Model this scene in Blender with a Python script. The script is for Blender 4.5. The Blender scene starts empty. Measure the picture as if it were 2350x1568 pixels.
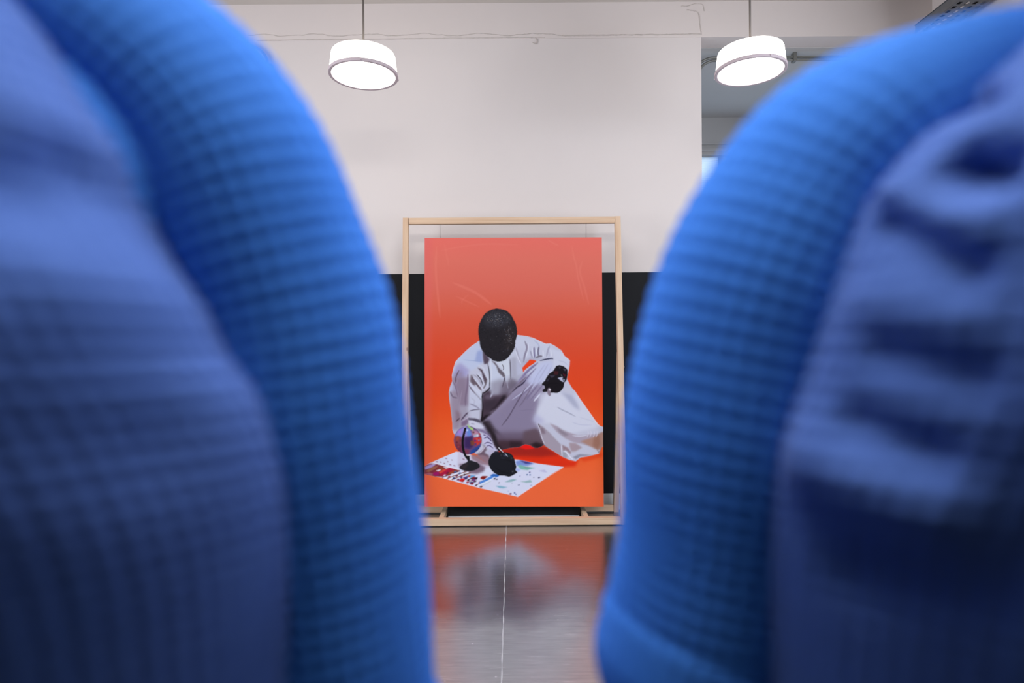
import bpy, bmesh, math, random
import numpy as np
from mathutils import Vector, Matrix

random.seed(7)
RNG = np.random.RandomState(11)
S = bpy.context.scene
COL = S.collection

# ------------------------------------------------------------------ camera
F = 1365.0                                   # focal length in pixels of the 2350 px wide frame
CAM = Vector((0.0, 0.0, 1.23))
ROLL = math.radians(0.4)
RIGHT = Vector((math.cos(ROLL), 0, -math.sin(ROLL)))
UP = Vector((math.sin(ROLL), 0, math.cos(ROLL)))
FWD = Vector((0, 1, 0))
cam_data = bpy.data.cameras.new('camera')
cam_data.sensor_fit = 'HORIZONTAL'
cam_data.sensor_width = 36.0
cam_data.lens = 36.0 * F / 2350.0
cam_data.clip_start = 0.01
cam_data.dof.use_dof = True
cam_data.dof.focus_distance = 4.1
cam_data.dof.aperture_fstop = 1.95
cam = bpy.data.objects.new('camera', cam_data)
COL.objects.link(cam)
m = Matrix((( RIGHT.x, UP.x, 0, CAM.x), (RIGHT.y, UP.y, -1, CAM.y), (RIGHT.z, UP.z, 0, CAM.z), (0, 0, 0, 1)))
cam.matrix_world = m
S.camera = cam

def at(px, py, d):
    """world point seen at pixel (px, py) of the 2350x1568 frame, d metres deep"""
    return CAM + d * (FWD + (px - 1175.0) / F * RIGHT + (784.0 - py) / F * UP)

# ------------------------------------------------------------------ world, added side light, exposure
W = bpy.data.worlds.new('sky'); S.world = W
W.use_nodes = True
W.node_tree.nodes['Background'].inputs[0].default_value = (0.78, 0.88, 1.0, 1)
W.node_tree.nodes['Background'].inputs[1].default_value = 1.3
S.view_settings.view_transform = 'Standard'
S.view_settings.look = 'None'
S.view_settings.exposure = 0.0
S.view_settings.gamma = 1.0
S.view_settings.use_curve_mapping = False

def area(name, loc, rot, sx, sy, power, color):
    l = bpy.data.lights.new(name, 'AREA'); l.shape = 'RECTANGLE'; l.size = sx; l.size_y = sy
    l.energy = power; l.color = color
    o = bpy.data.objects.new(name, l); COL.objects.link(o)
    o.location = loc; o.rotation_euler = rot
    return o
# fill light added behind a made-up window in the left wall
area('window_daylight', (-4.36, 1.5, 2.05), (0, math.radians(-90), 0), 1.9, 2.5, 150, (0.95, 0.96, 1.0))
# and behind another made-up window in the right wall
area('window_daylight', (3.15, 1.5, 2.05), (0, math.radians(90), 0), 1.9, 2.5, 118, (1.0, 0.955, 0.94))
LAMP_DISC = 6.0         # emission of a lamp's diffuser
FILL_PANEL = 13.0               # emission of the fill panels added overhead
LAMP_SHADE = 4.0         # emission of a lamp's fabric shade

# ------------------------------------------------------------------ helpers
def new_mesh(name, verts, faces, mat=None, smooth=False, uv=None):
    me = bpy.data.meshes.new(name)
    if isinstance(verts, np.ndarray):
        n = len(verts); f = np.asarray(faces, np.int32)
        k = f.shape[1]
        me.vertices.add(n); me.vertices.foreach_set('co', verts.astype(np.float32).ravel())
        me.loops.add(f.size); me.loops.foreach_set('vertex_index', f.ravel())
        me.polygons.add(len(f)); me.polygons.foreach_set('loop_start', np.arange(0, f.size, k, dtype=np.int32))
        me.polygons.foreach_set('loop_total', np.full(len(f), k, np.int32))
        me.update(calc_edges=True)
    else:
        me.from_pydata([tuple(v) for v in verts], [], faces); me.update()
    if smooth:
        me.polygons.foreach_set('use_smooth', np.ones(len(me.polygons), bool))
    if mat: me.materials.append(mat)
    return me

def obj(name, me, parent=None, **props):
    o = bpy.data.objects.new(name, me); COL.objects.link(o)
    if parent: o.parent = parent
    for k, v in props.items(): o[k] = v
    return o

def thing(name, label, cat, loc=(0, 0, 0), group=None):
    o = bpy.data.objects.new(name, None); COL.objects.link(o)
    o.location = loc; o['label'] = label; o['category'] = cat
    if group: o['group'] = group
    o.empty_display_size = 0.1
    return o

def box_geo(lo, hi, bevel=0.0):
    bm = bmesh.new()
    bmesh.ops.create_cube(bm, size=1.0)
    lo = Vector(lo); hi = Vector(hi)
    for v in bm.verts:
        v.co = Vector(((v.co.x + .5) * (hi.x - lo.x) + lo.x, (v.co.y + .5) * (hi.y - lo.y) + lo.y, (v.co.z + .5) * (hi.z - lo.z) + lo.z))
    if bevel:
        bmesh.ops.bevel(bm, geom=bm.edges[:], offset=bevel, segments=2, affect='EDGES', profile=0.6)
    return bm

def bm_mesh(name, bm, mat, smooth=False):
    me = bpy.data.meshes.new(name); bm.normal_update(); bm.to_mesh(me); bm.free()
    if smooth: me.polygons.foreach_set('use_smooth', np.ones(len(me.polygons), bool))
    if mat: me.materials.append(mat)
    return me

def box(name, lo, hi, mat, parent=None, bevel=0.0, **props):
    return obj(name, bm_mesh(name, box_geo(lo, hi, bevel), mat), parent, **props)

def beam_geo(p, q, w, t, wdir, bevel=0.002):
    """timber from p to q; w across wdir, t across the third direction"""
    p, q, wdir = Vector(p), Vector(q), Vector(wdir).normalized()
    ax = (q - p).normalized(); td = ax.cross(wdir).normalized(); wd = td.cross(ax).normalized()
    L = (q - p).length
    bm = box_geo((-w/2, -t/2, 0), (w/2, t/2, L), bevel)
    M = Matrix((( wd.x, td.x, ax.x, p.x), (wd.y, td.y, ax.y, p.y), (wd.z, td.z, ax.z, p.z), (0, 0, 0, 1)))
    if M.to_3x3().determinant() < 0:
        M = Matrix((( wd.x, -td.x, ax.x, p.x), (wd.y, -td.y, ax.y, p.y), (wd.z, -td.z, ax.z, p.z), (0, 0, 0, 1)))
    bmesh.ops.transform(bm, matrix=M, verts=bm.verts)
    return bm

def tube_geo(pts, rad, seg=12, cap=True):
    """round tube along pts; rad a number or one per point"""
    pts = [Vector(p) for p in pts]; n = len(pts)
    rads = rad if hasattr(rad, '__len__') else [rad] * n
    verts, faces = [], []
    ref = None
    for i, p in enumerate(pts):
        t = (pts[min(i+1, n-1)] - pts[max(i-1, 0)]).normalized()
        if ref is None:
            ref = t.orthogonal().normalized()
        ref = (ref - t * ref.dot(t)).normalized(); b = t.cross(ref)
        for k in range(seg):
            a = 2 * math.pi * k / seg
            verts.append(p + (ref * math.cos(a) + b * math.sin(a)) * rads[i])
    for i in range(n - 1):
        for k in range(seg):
            faces.append((i*seg+k, i*seg+(k+1) % seg, (i+1)*seg+(k+1) % seg, (i+1)*seg+k))
    if cap:
        faces.append(tuple(range(seg))[::-1]); faces.append(tuple((n-1)*seg + k for k in range(seg)))
    return verts, faces

def tube(name, pts, rad, mat, parent=None, seg=12, **props):
    v, f = tube_geo(pts, rad, seg)
    return obj(name, new_mesh(name, v, f, mat, True), parent, **props)

def lathe(name, prof, mat, parent=None, seg=64, loc=(0, 0, 0), smooth=True, **props):
    """profile [(r, z)] turned about z"""
    verts, faces = [], []
    for r, z in prof:
        for k in range(seg):
            a = 2 * math.pi * k / seg
            verts.append((loc[0] + r * math.cos(a), loc[1] + r * math.sin(a), loc[2] + z))
    for i in range(len(prof) - 1):
        for k in range(seg):
            faces.append((i*seg+k, i*seg+(k+1) % seg, (i+1)*seg+(k+1) % seg, (i+1)*seg+k))
    me = new_mesh(name, verts, faces, mat, smooth)
    if smooth:
        try: me.set_sharp_from_angle(angle=math.radians(40))
        except Exception: pass
    return obj(name, me, parent, **props)

def catmull(P, n):
    """smooth curve with n samples per span through rows of P"""
    P = np.asarray(P, float); Q = np.vstack([2*P[0]-P[1], P, 2*P[-1]-P[-2]])
    out = []
    t = np.linspace(0, 1, n, endpoint=False)[:, None]
    for i in range(1, len(Q) - 2):
        a, b, c, d = Q[i-1], Q[i], Q[i+1], Q[i+2]
        out.append(0.5*((2*b) + (-a+c)*t + (2*a-5*b+4*c-d)*t**2 + (-a+3*b-3*c+d)*t**3))
    out.append(P[-1:])
    return np.vstack(out)

# ------------------------------------------------------------------ materials
def s2l(c):
    c = np.asarray(c, float) / 255.0
    return np.where(c <= 0.04045, c / 12.92, ((c + 0.055) / 1.055) ** 2.4)

def mat(name, color, rough=0.6, metallic=0.0, noise=None, bump=None, spec=0.5, emit=None, ior=None, sheen=0.0, coat=0.0):
    """noise=(scale, amount, stretch) varies the colour; bump=(scale, strength, stretch) the relief"""
    M = bpy.data.materials.new(name); M.use_nodes = True
    N = M.node_tree.nodes; L = M.node_tree.links
    b = N['Principled BSDF']
    b.inputs['Base Color'].default_value = (*color, 1)
    b.inputs['Roughness'].default_value = rough
    b.inputs['Metallic'].default_value = metallic
    b.inputs['Specular IOR Level'].default_value = spec
    if ior: b.inputs['IOR'].default_value = ior
    if sheen:
        b.inputs['Sheen Weight'].default_value = sheen
    if coat: b.inputs['Coat Weight'].default_value = coat
    if emit:
        b.inputs['Emission Color'].default_value = (*emit[0], 1); b.inputs['Emission Strength'].default_value = emit[1]
    tc = N.new('ShaderNodeTexCoord')
    def tex(scale, stretch, detail=4.0):
        mp = N.new('ShaderNodeMapping'); mp.inputs['Scale'].default_value = stretch
        L.new(tc.outputs['Object'], mp.inputs['Vector'])
        nz = N.new('ShaderNodeTexNoise'); nz.inputs['Scale'].default_value = scale; nz.inputs['Detail'].default_value = detail
        L.new(mp.outputs['Vector'], nz.inputs['Vector'])
        return nz
    if noise:
        nz = tex(noise[0], noise[2] if len(noise) > 2 else (1, 1, 1))
        mx = N.new('ShaderNodeMix'); mx.data_type = 'RGBA'
        k = noise[1]
        mx.inputs[6].default_value = (*[c * (1 - k) for c in color], 1)
        mx.inputs[7].default_value = (*[min(1, c * (1 + k)) for c in color], 1)
        L.new(nz.outputs['Fac'], mx.inputs[0]); L.new(mx.outputs[2], b.inputs['Base Color'])
    if bump:
        nz = tex(bump[0], bump[2] if len(bump) > 2 else (1, 1, 1))
        bp = N.new('ShaderNodeBump'); bp.inputs['Strength'].default_value = bump[1]; bp.inputs['Distance'].default_value = 0.01
        L.new(nz.outputs['Fac'], bp.inputs['Height']); L.new(bp.outputs['Normal'], b.inputs['Normal'])
    return M

M_PLASTER = mat('white_plaster', (0.69, 0.63, 0.618), 0.75, noise=(1.6, 0.03), bump=(9, 0.05))
M_BEAM = mat('beam_plaster', (0.69, 0.62, 0.60), 0.75, noise=(2.2, 0.03), bump=(12, 0.07))
M_CEIL = mat('ceiling_paint', (0.56, 0.51, 0.47), 0.8, noise=(2, 0.04))
M_DARKWALL = mat('dark_wall_paint', (0.035, 0.036, 0.04), 0.8, noise=(2, 0.05))
M_BLACK = mat('black_wall_paint', (0.0065, 0.0070, 0.0095), 0.6, noise=(3, 0.2), spec=0.2)
M_BASE = mat('pale_grey_skirting', (0.60, 0.64, 0.68), 0.5)
M_DEEP = mat('grey_alcove_paint', (0.58, 0.575, 0.575), 0.7, noise=(2, 0.03))
M_STEEL = mat('grey_painted_conduit', (0.20, 0.20, 0.185), 0.45, 0.4, noise=(30, 0.1))
M_ROD = mat('brown_lamp_rod', (0.10, 0.082, 0.075), 0.5)
M_RIM = mat('lamp_rim_metal', (0.55, 0.46, 0.50), 0.5, 0.0)
M_SHADE = mat('lit_lamp_fabric', (0.9, 0.88, 0.82), 0.8, emit=((1.0, 0.95, 0.86), LAMP_SHADE), noise=(220, 0.03))
M_DISC = mat('lit_lamp_diffuser', (0.9, 0.9, 0.88), 0.6, emit=((1.0, 0.92, 0.84), LAMP_DISC), noise=(3, 0.02))
M_FILL_PANEL = mat('lit_panel_diffuser', (0.9, 0.9, 0.9), 0.6, emit=((1.0, 0.97, 0.93), FILL_PANEL), noise=(3, 0.02))
M_BALLAST = mat('black_board', (0.006, 0.006, 0.007), 0.6, noise=(6, 0.2))
M_STRIP = mat('grey_edge_strip', (0.6, 0.61, 0.64), 0.5, noise=(8, 0.1))
M_WIRE = mat('dark_wire', (0.06, 0.05, 0.05), 0.5)
M_TIE = mat('white_tie_plastic', (0.85, 0.85, 0.84), 0.5, noise=(40, 0.03))
M_JOINT = mat('pale_joint_filler', (0.48, 0.49, 0.53), 0.5, noise=(40, 0.25))
M_FRAMEW = mat('white_window_frame', (0.45, 0.47, 0.5), 0.5, noise=(5, 0.03))

def wood_mat(name, stretch):
    M = bpy.data.materials.new(name); M.use_nodes = True
    N = M.node_tree.nodes; L = M.node_tree.links; b = N['Principled BSDF']
    b.inputs['Roughness'].default_value = 0.55
    tc = N.new('ShaderNodeTexCoord'); mp = N.new('ShaderNodeMapping'); mp.inputs['Scale'].default_value = stretch
    L.new(tc.outputs['Object'], mp.inputs['Vector'])
    nz = N.new('ShaderNodeTexNoise'); nz.inputs['Scale'].default_value = 3.0; nz.inputs['Detail'].default_value = 5
    L.new(mp.outputs['Vector'], nz.inputs['Vector'])
    r = N.new('ShaderNodeValToRGB'); e = r.color_ramp.elements
    e[0].position = 0.3; e[0].color = (0.58, 0.38, 0.25, 1); e[1].position = 0.7; e[1].color = (0.69, 0.50, 0.35, 1)
    L.new(nz.outputs['Fac'], r.inputs['Fac'])
    v = N.new('ShaderNodeTexVoronoi'); v.inputs['Scale'].default_value = 3.1
    L.new(tc.outputs['Object'], v.inputs['Vector'])
    kr = N.new('ShaderNodeValToRGB'); ke = kr.color_ramp.elements
    ke[0].position = 0.03; ke[0].color = (0.3, 0.16, 0.09, 1); ke[1].position = 0.06; ke[1].color = (1, 1, 1, 1)
    L.new(v.outputs['Distance'], kr.inputs['Fac'])
    mx = N.new('ShaderNodeMix'); mx.data_type = 'RGBA'; mx.blend_type = 'MULTIPLY'; mx.inputs[0].default_value = 0.8
    L.new(r.outputs['Color'], mx.inputs[6]); L.new(kr.outputs['Color'], mx.inputs[7])
    L.new(mx.outputs[2], b.inputs['Base Color'])
    return M
M_WOOD = wood_mat('pale_pine_upright', (14, 14, 0.9))
M_WOODX = wood_mat('pale_pine_rail', (0.9, 14, 22))

def floor_mat():
    M = bpy.data.materials.new('polished_dark_concrete'); M.use_nodes = True
    N = M.node_tree.nodes; L = M.node_tree.links; b = N['Principled BSDF']
    b.inputs['Metallic'].default_value = 0.88
    tc = N.new('ShaderNodeTexCoord')
    mp = N.new('ShaderNodeMapping'); mp.inputs['Scale'].default_value = (1.2, 14, 1)
    L.new(tc.outputs['Object'], mp.inputs['Vector'])
    nz = N.new('ShaderNodeTexNoise'); nz.inputs['Scale'].default_value = 5.0; nz.inputs['Detail'].default_value = 8; nz.inputs['Roughness'].default_value = 0.65
    L.new(mp.outputs['Vector'], nz.inputs['Vector'])
    r = N.new('ShaderNodeValToRGB'); e = r.color_ramp.elements
    e[0].position = 0.3; e[0].color = (0.28, 0.285, 0.31, 1); e[1].position = 0.75; e[1].color = (0.40, 0.405, 0.43, 1)
    L.new(nz.outputs['Fac'], r.inputs['Fac'])
    # pale scuffs: thin streaks and specks
    mp2 = N.new('ShaderNodeMapping'); mp2.inputs['Scale'].default_value = (3.0, 70, 1)
    L.new(tc.outputs['Object'], mp2.inputs['Vector'])
    n2 = N.new('ShaderNodeTexNoise'); n2.inputs['Scale'].default_value = 2.2; n2.inputs['Detail'].default_value = 3
    L.new(mp2.outputs['Vector'], n2.inputs['Vector'])
    r2 = N.new('ShaderNodeValToRGB'); r2.color_ramp.elements[0].position = 0.66; r2.color_ramp.elements[0].color = (0, 0, 0, 1)
    r2.color_ramp.elements[1].position = 0.76; r2.color_ramp.elements[1].color = (1, 1, 1, 1)
    L.new(n2.outputs['Fac'], r2.inputs['Fac'])
    v = N.new('ShaderNodeTexVoronoi'); v.inputs['Scale'].default_value = 13
    L.new(tc.outputs['Object'], v.inputs['Vector'])
    r3 = N.new('ShaderNodeValToRGB'); r3.color_ramp.elements[0].position = 0.035; r3.color_ramp.elements[0].color = (1, 1, 1, 1)
    r3.color_ramp.elements[1].position = 0.06; r3.color_ramp.elements[1].color = (0, 0, 0, 1)
    L.new(v.outputs['Distance'], r3.inputs['Fac'])
    ad = N.new('ShaderNodeMath'); ad.operation = 'ADD'; ad.use_clamp = True
    L.new(r2.outputs['Color'], ad.inputs[0]); L.new(r3.outputs['Color'], ad.inputs[1])
    sc = N.new('ShaderNodeMath'); sc.operation = 'MULTIPLY'; sc.inputs[1].default_value = 0.7
    L.new(ad.outputs[0], sc.inputs[0])
    mx = N.new('ShaderNodeMix'); mx.data_type = 'RGBA'; mx.inputs[7].default_value = (0.8, 0.8, 0.83, 1)
    L.new(sc.outputs[0], mx.inputs[0]); L.new(r.outputs['Color'], mx.inputs[6]); L.new(mx.outputs[2], b.inputs['Base Color'])
    # glare in front of the stand, put in as a paler, less metallic zone
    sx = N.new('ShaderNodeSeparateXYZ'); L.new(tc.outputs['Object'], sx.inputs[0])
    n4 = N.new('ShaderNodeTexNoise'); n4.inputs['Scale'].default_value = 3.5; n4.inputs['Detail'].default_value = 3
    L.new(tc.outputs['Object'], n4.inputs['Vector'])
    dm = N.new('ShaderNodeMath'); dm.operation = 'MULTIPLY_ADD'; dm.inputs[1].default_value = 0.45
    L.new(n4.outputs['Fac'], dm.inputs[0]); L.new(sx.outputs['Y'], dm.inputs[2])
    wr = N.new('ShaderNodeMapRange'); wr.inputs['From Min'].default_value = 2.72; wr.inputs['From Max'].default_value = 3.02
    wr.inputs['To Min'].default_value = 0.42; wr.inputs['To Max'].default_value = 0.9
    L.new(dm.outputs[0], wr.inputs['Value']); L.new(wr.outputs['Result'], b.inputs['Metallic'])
    rr = N.new('ShaderNodeMapRange'); rr.inputs['To Min'].default_value = 0.19; rr.inputs['To Max'].default_value = 0.24
    L.new(nz.outputs['Fac'], rr.inputs['Value']); L.new(rr.outputs['Result'], b.inputs['Roughness'])
    bp = N.new('ShaderNodeBump'); bp.inputs['Strength'].default_value = 0.08; bp.inputs['Distance'].default_value = 0.002
    L.new(nz.outputs['Fac'], bp.inputs['Height']); L.new(bp.outputs['Normal'], b.inputs['Normal'])
    return M
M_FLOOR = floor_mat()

def glass_mat(name, frosted):
    M = bpy.data.materials.new(name); M.use_nodes = True
    N = M.node_tree.nodes; L = M.node_tree.links
    N.remove(N['Principled BSDF']); out = N['Material Output']
    tr = N.new('ShaderNodeBsdfTransparent'); tr.inputs[0].default_value = (0.9, 0.95, 1, 1)
    if frosted:
        tl = N.new('ShaderNodeBsdfTranslucent'); tl.inputs[0].default_value = (0.85, 0.93, 1.0, 1)
        # ribbed frosting
        tc = N.new('ShaderNodeTexCoord'); wv = N.new('ShaderNodeTexWave'); wv.bands_direction = 'Z'; wv.inputs['Scale'].default_value = 14
        L.new(tc.outputs['Object'], wv.inputs['Vector'])
        rp = N.new('ShaderNodeMapRange'); rp.inputs['To Min'].default_value = 0.55; rp.inputs['To Max'].default_value = 0.85
        L.new(wv.outputs['Fac'], rp.inputs['Value'])
        mx = N.new('ShaderNodeMixShader'); L.new(rp.outputs['Result'], mx.inputs[0])
        L.new(tr.outputs[0], mx.inputs[1]); L.new(tl.outputs[0], mx.inputs[2])
    else:
        gl = N.new('ShaderNodeBsdfGlossy'); gl.inputs['Roughness'].default_value = 0.02
        mx = N.new('ShaderNodeMixShader'); mx.inputs[0].default_value = 0.08
        L.new(tr.outputs[0], mx.inputs[1]); L.new(gl.outputs[0], mx.inputs[2])
    L.new(mx.outputs[0], out.inputs['Surface'])
    return M
M_FROST = glass_mat('frosted_glass', True)
M_GLASS = glass_mat('clear_glass', False)

# ------------------------------------------------------------------ room shell
WY = 4.34            # back wall plane
CZ = 3.70            # ceiling
XL, XR, YF = -4.3, 3.08, -3.6
BEAM = 3.44          # underside of the beam over the alcove
PIER = 1.395         # right end of the white wall
DEEP = 5.9
FSPLIT = 1.75        # polished concrete ends here, added dark floor behind
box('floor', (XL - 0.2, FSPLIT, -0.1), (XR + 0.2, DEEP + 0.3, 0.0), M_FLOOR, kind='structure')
M_DARK_FLOOR = mat('charcoal_carpet', (0.018, 0.018, 0.02), 0.95, noise=(300, 0.4), bump=(400, 0.3))  # unseen dark floor, added to cut light bounced up onto the people
box('floor_carpet', (XL - 0.2, YF - 0.2, -0.1), (XR + 0.2, FSPLIT, 0.0), M_DARK_FLOOR, kind='structure')
FL = bpy.data.objects['floor']
# filled joint running away down the middle of the floor
jv, jf = [], []
n = 90
for i in range(n + 1):
    y = FSPLIT + (WY - FSPLIT) * i / n
    w = 0.0015 + 0.0006 * math.sin(i * 1.7) + 0.0005 * math.sin(i * 5.1)
    x = -0.0465 + 0.0007 * math.sin(i * 0.9)
    jv += [(x - w, y, 0.0006), (x + w, y, 0.0006), (x - w, y, -0.004), (x + w, y, -0.004)]
for i in range(n):
    a = i * 4
    jf += [(a, a+1, a+5, a+4), (a+2, a, a+4, a+6), (a+1, a+3, a+7, a+5)]
obj('joint_strip', new_mesh('joint_strip', jv, jf, M_JOINT), FL)

box('ceiling', (XL - 0.2, YF - 0.2, CZ), (XR + 0.2, WY + 0.3, CZ + 0.12), M_CEIL, kind='structure')
wall_back = box('wall_back', (XL - 0.2, WY, 0), (PIER, WY + 0.16, BEAM + 0.002), M_PLASTER, kind='structure')
box('trim_1', (XL - 0.2, WY - 0.004, BEAM), (XR, WY + 0.16, CZ), M_BEAM, kind='structure', label='plaster beam along the top of the white wall')
# irregular plaster ridges where wall and beam meet, the repair by the corner
M_CRACK = mat('dusty_plaster_crack', (0.54, 0.48, 0.455), 0.85, noise=(12, 0.2))
def ridge(name, pts, r, parent, jitter=0.004, m_=M_CRACK):
    P = catmull(np.array([tuple(p) for p in pts]), 14)
    P[:, 2] += np.interp(np.arange(len(P)), np.arange(0, len(P) + 4, 4), RNG.uniform(-jitter, jitter, len(np.arange(0, len(P) + 4, 4))))
    rr = r * (0.6 + 0.4 * RNG.rand(len(P)))
    v, f = tube_geo(P, list(rr), 6)
    return obj(name, new_mesh(name, v, f, m_, True), parent)
def onwall(px, py, off=0.004): return at(px, py, WY - off)
ridge('plaster_ridge', [onwall(x, 81 + (x - 560) * -0.003 + 2.5 * math.sin(x * .05)) for x in range(570, 1330, 40)], 0.004, wall_back)
ridge('plaster_ridge', [onwall(x, 93 - (x - 560) * 0.011) for x in range(590, 1300, 60)], 0.0035, wall_back, 0.001)
ridge('plaster_ridge', [onwall(x, 82 - (x - 1300) * 0.012) for x in range(1290, 1614, 40)], 0.0055, wall_back, 0.002)
ridge('plaster_ridge', [onwall(*p) for p in ((1609, 76), (1606, 55), (1603, 32), (1592, 25), (1576, 23))], 0.005, wall_back, 0.001)
ridge('plaster_ridge', [onwall(*p) for p in ((1563, 14), (1578, 14), (1596, 9), (1612, 11), (1616, 26))], 0.004, wall_back, 0.001)
ridge('plaster_ridge', [onwall(*p) for p in ((1219, 87), (1228, 86), (1233, 92), (1231, 100), (1222, 97))], 0.003, wall_back, 0.0005)

# black painted dado and pale skirting
box('trim_2', (XL, WY - 0.007, 0.118), (PIER - 0.001, WY + 0.001, 1.728), M_BLACK, kind='structure', label='black painted dado on the lower wall')
box('baseboard_back', (XL, WY - 0.012, 0), (PIER - 0.001, WY + 0.001, 0.118), M_BASE, bevel=0.002, kind='structure')

# alcove beyond the wall on the right
box('trim_3', (PIER, WY + 0.16, BEAM - 0.002), (XR + 0.2, DEEP + 0.2, BEAM + 0.1), M_DEEP, kind='structure', label='grey ceiling of the alcove')
box('wall_alcove', (PIER, WY + 0.16, 0), (PIER + 0.02, DEEP, BEAM), M_DEEP, kind='structure')
wz0, wz1 = 1.15, 3.07
wx0, wx1 = 1.60, 2.95
box('wall_far', (PIER, DEEP, 0), (wx0, DEEP + 0.18, BEAM), M_DEEP, kind='structure')
box('wall_far', (wx1, DEEP, 0), (XR + 0.2, DEEP + 0.18, BEAM), M_DEEP, kind='structure')
box('wall_far', (wx0, DEEP, wz1), (wx1, DEEP + 0.18, BEAM), M_DEEP, kind='structure')
box('wall_far', (wx0, DEEP, 0), (wx1, DEEP + 0.18, wz0), M_DEEP, kind='structure')
box('trim_4', (PIER + 0.02, DEEP - 0.018, 3.165), (XR, DEEP, 3.18), M_DEEP, kind='structure', label='grey picture rail over the window')
box('trim_5', (PIER + 0.02, DEEP - 0.03, 3.10), (XR, DEEP, 3.125), M_DEEP, kind='structure', label='grey moulding over the window')
win = box('window_1', (wx0, DEEP + 0.03, wz0), (wx1, DEEP + 0.09, wz0 + 0.05), M_FRAMEW, kind='structure')
box('frame_rail', (wx0, DEEP + 0.03, wz1 - 0.012), (wx1, DEEP + 0.09, wz1), M_FRAMEW, win)
for k in range(4):
    x = wx0 + (wx1 - wx0) * k / 3.0
    if k == 1: x = 2.098
    if k == 2: x = 2.57
    hw = 0.022
    box('mullion', (max(wx0, x - hw), DEEP + 0.03, wz0 + 0.05), (min(wx1, x + hw), DEEP + 0.09, wz1 - 0.012), M_FRAMEW, win, 0.003)
xs = [wx0, 2.098, 2.57, wx1]
for k in range(3):
    box('pane', (xs[k] + 0.02, DEEP + 0.055, wz0 + 0.045), (xs[k+1] - 0.02, DEEP + 0.061, wz1 - 0.01), M_FROST, win)

ra, rb = 0.2, 2.8
box('wall_right', (XR, rb, 0), (XR + 0.2, DEEP + 0.2, CZ), M_PLASTER, kind='structure')
box('wall_right', (XR, YF - 0.2, 0), (XR + 0.2, ra, CZ), M_PLASTER, kind='structure')
box('wall_right', (XR, ra, 0), (XR + 0.2, rb, 1.0), M_PLASTER, kind='structure')
box('wall_right', (XR, ra, 3.1), (XR + 0.2, rb, CZ), M_PLASTER, kind='structure')
box('wall_front', (XL - 0.2, YF - 0.2, 0), (XR + 0.2, YF, CZ), M_DARKWALL, kind='structure')  # unseen wall kept dark so little light bounces onto the backs
def added_window(n_, x, a, b_):  # unseen windows, added as a source for the side fill light
    w = box('window_%d' % n_, (x, a, 1.0), (x + 0.07, b_, 1.05), M_FRAMEW, kind='structure')
    box('frame_rail', (x, a, 3.05), (x + 0.07, b_, 3.1), M_FRAMEW, w)
    for y in (a + 0.025, (a + b_) / 2, b_ - 0.025):
        box('mullion', (x, y - 0.025, 1.05), (x + 0.07, y + 0.025, 3.05), M_FRAMEW, w, 0.003)
    for y0, y1 in ((a + 0.05, (a + b_) / 2 - 0.025), ((a + b_) / 2 + 0.025, b_ - 0.05)):
        box('pane', (x + 0.033, y0 - .004, 1.045), (x + 0.038, y1 + .004, 3.055), M_GLASS, w)
# left wall with an added window for the fill light
ys = [(0.2, 2.8)]
edges = [YF] + [v for p in ys for v in p] + [WY]
for i in range(0, len(edges), 2):
    box('wall_left', (XL - 0.2, edges[i], 0), (XL, edges[i+1], CZ), M_PLASTER, kind='structure')
for i, (a, b_) in enumerate(ys):
    box('wall_left', (XL - 0.2, a, 0), (XL, b_, 1.0), M_PLASTER, kind='structure')
    box('wall_left', (XL - 0.2, a, 3.1), (XL, b_, CZ), M_PLASTER, kind='structure')
    added_window(i + 2, XL - 0.10, a, b_)
added_window(3, XR + 0.03, ra, rb)

for x0, x1, y0, y1, z1 in ((XL - .001, XL + .006, YF, 0.2, 1.728), (XL - .001, XL + .006, 0.2, 2.8, 0.99), (XL - .001, XL + .006, 2.8, WY - .008, 1.728), (XR - .006, XR + .001, YF, 0.2, 1.728), (XR - .006, XR + .001, 0.2, 2.8, 0.99)):  # unseen side dado, added to lower the bounce onto the backs
    box('trim_%d' % (6 + int(abs(y0 * 7) + (x0 > 0) * 50)), (x0, y0, 0.118), (x1, y1, z1), M_BLACK, kind='structure', label='black painted dado on a side wall')

# ------------------------------------------------------------------ pipes and cable tray
def pipe(name, label, pts, r, mt):
    P = catmull(np.array([tuple(p) for p in pts]), 10)
    v, f = tube_geo(P - P[0], r, 10)
    t = thing(name, label, 'pipe', tuple(P[0]))
    obj('pipe_run', new_mesh('pipe_run', v, f, mt, True), t)
    return t
def child_box(par, name, lo, hi, mt, bevel=0.001):
    q = Vector(par.location); return box(name, Vector(lo) - q, Vector(hi) - q, mt, par, bevel)
PY = WY + 0.24
def P2(px, py): return at(px, py, PY)
a1 = pipe('conduit_pipe', 'upper steel conduit under the beam at the right, bent down at the wall corner',
          [(PIER + 0.035, PY, 3.25), (PIER + 0.04, PY, 3.31), (PIER + 0.07, PY, 3.365), (PIER + 0.13, PY, 3.397), (PIER + 0.22, PY, 3.405), (2.0, PY, 3.405), (XR - 0.02, PY, 3.405)], 0.0095, M_STEEL)
a2 = pipe('conduit_pipe', 'lower steel conduit just below the other, under the beam at the right',
          [(PIER + 0.055, PY + .001, 3.20), (PIER + 0.06, PY + .001, 3.28), (PIER + 0.085, PY + .001, 3.34), (PIER + 0.14, PY + .001, 3.374), (PIER + 0.22, PY + .001, 3.383), (2.0, PY + .001, 3.383), (XR - 0.02, PY + .001, 3.383)], 0.0095, M_STEEL)
for x in (1.68, 2.19, 2.8):
    child_box(a1, 'pipe_clip', (x - 0.012, PY - 0.016, 3.37), (x + 0.012, PY + 0.03, BEAM - 0.003), M_STEEL)
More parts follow.
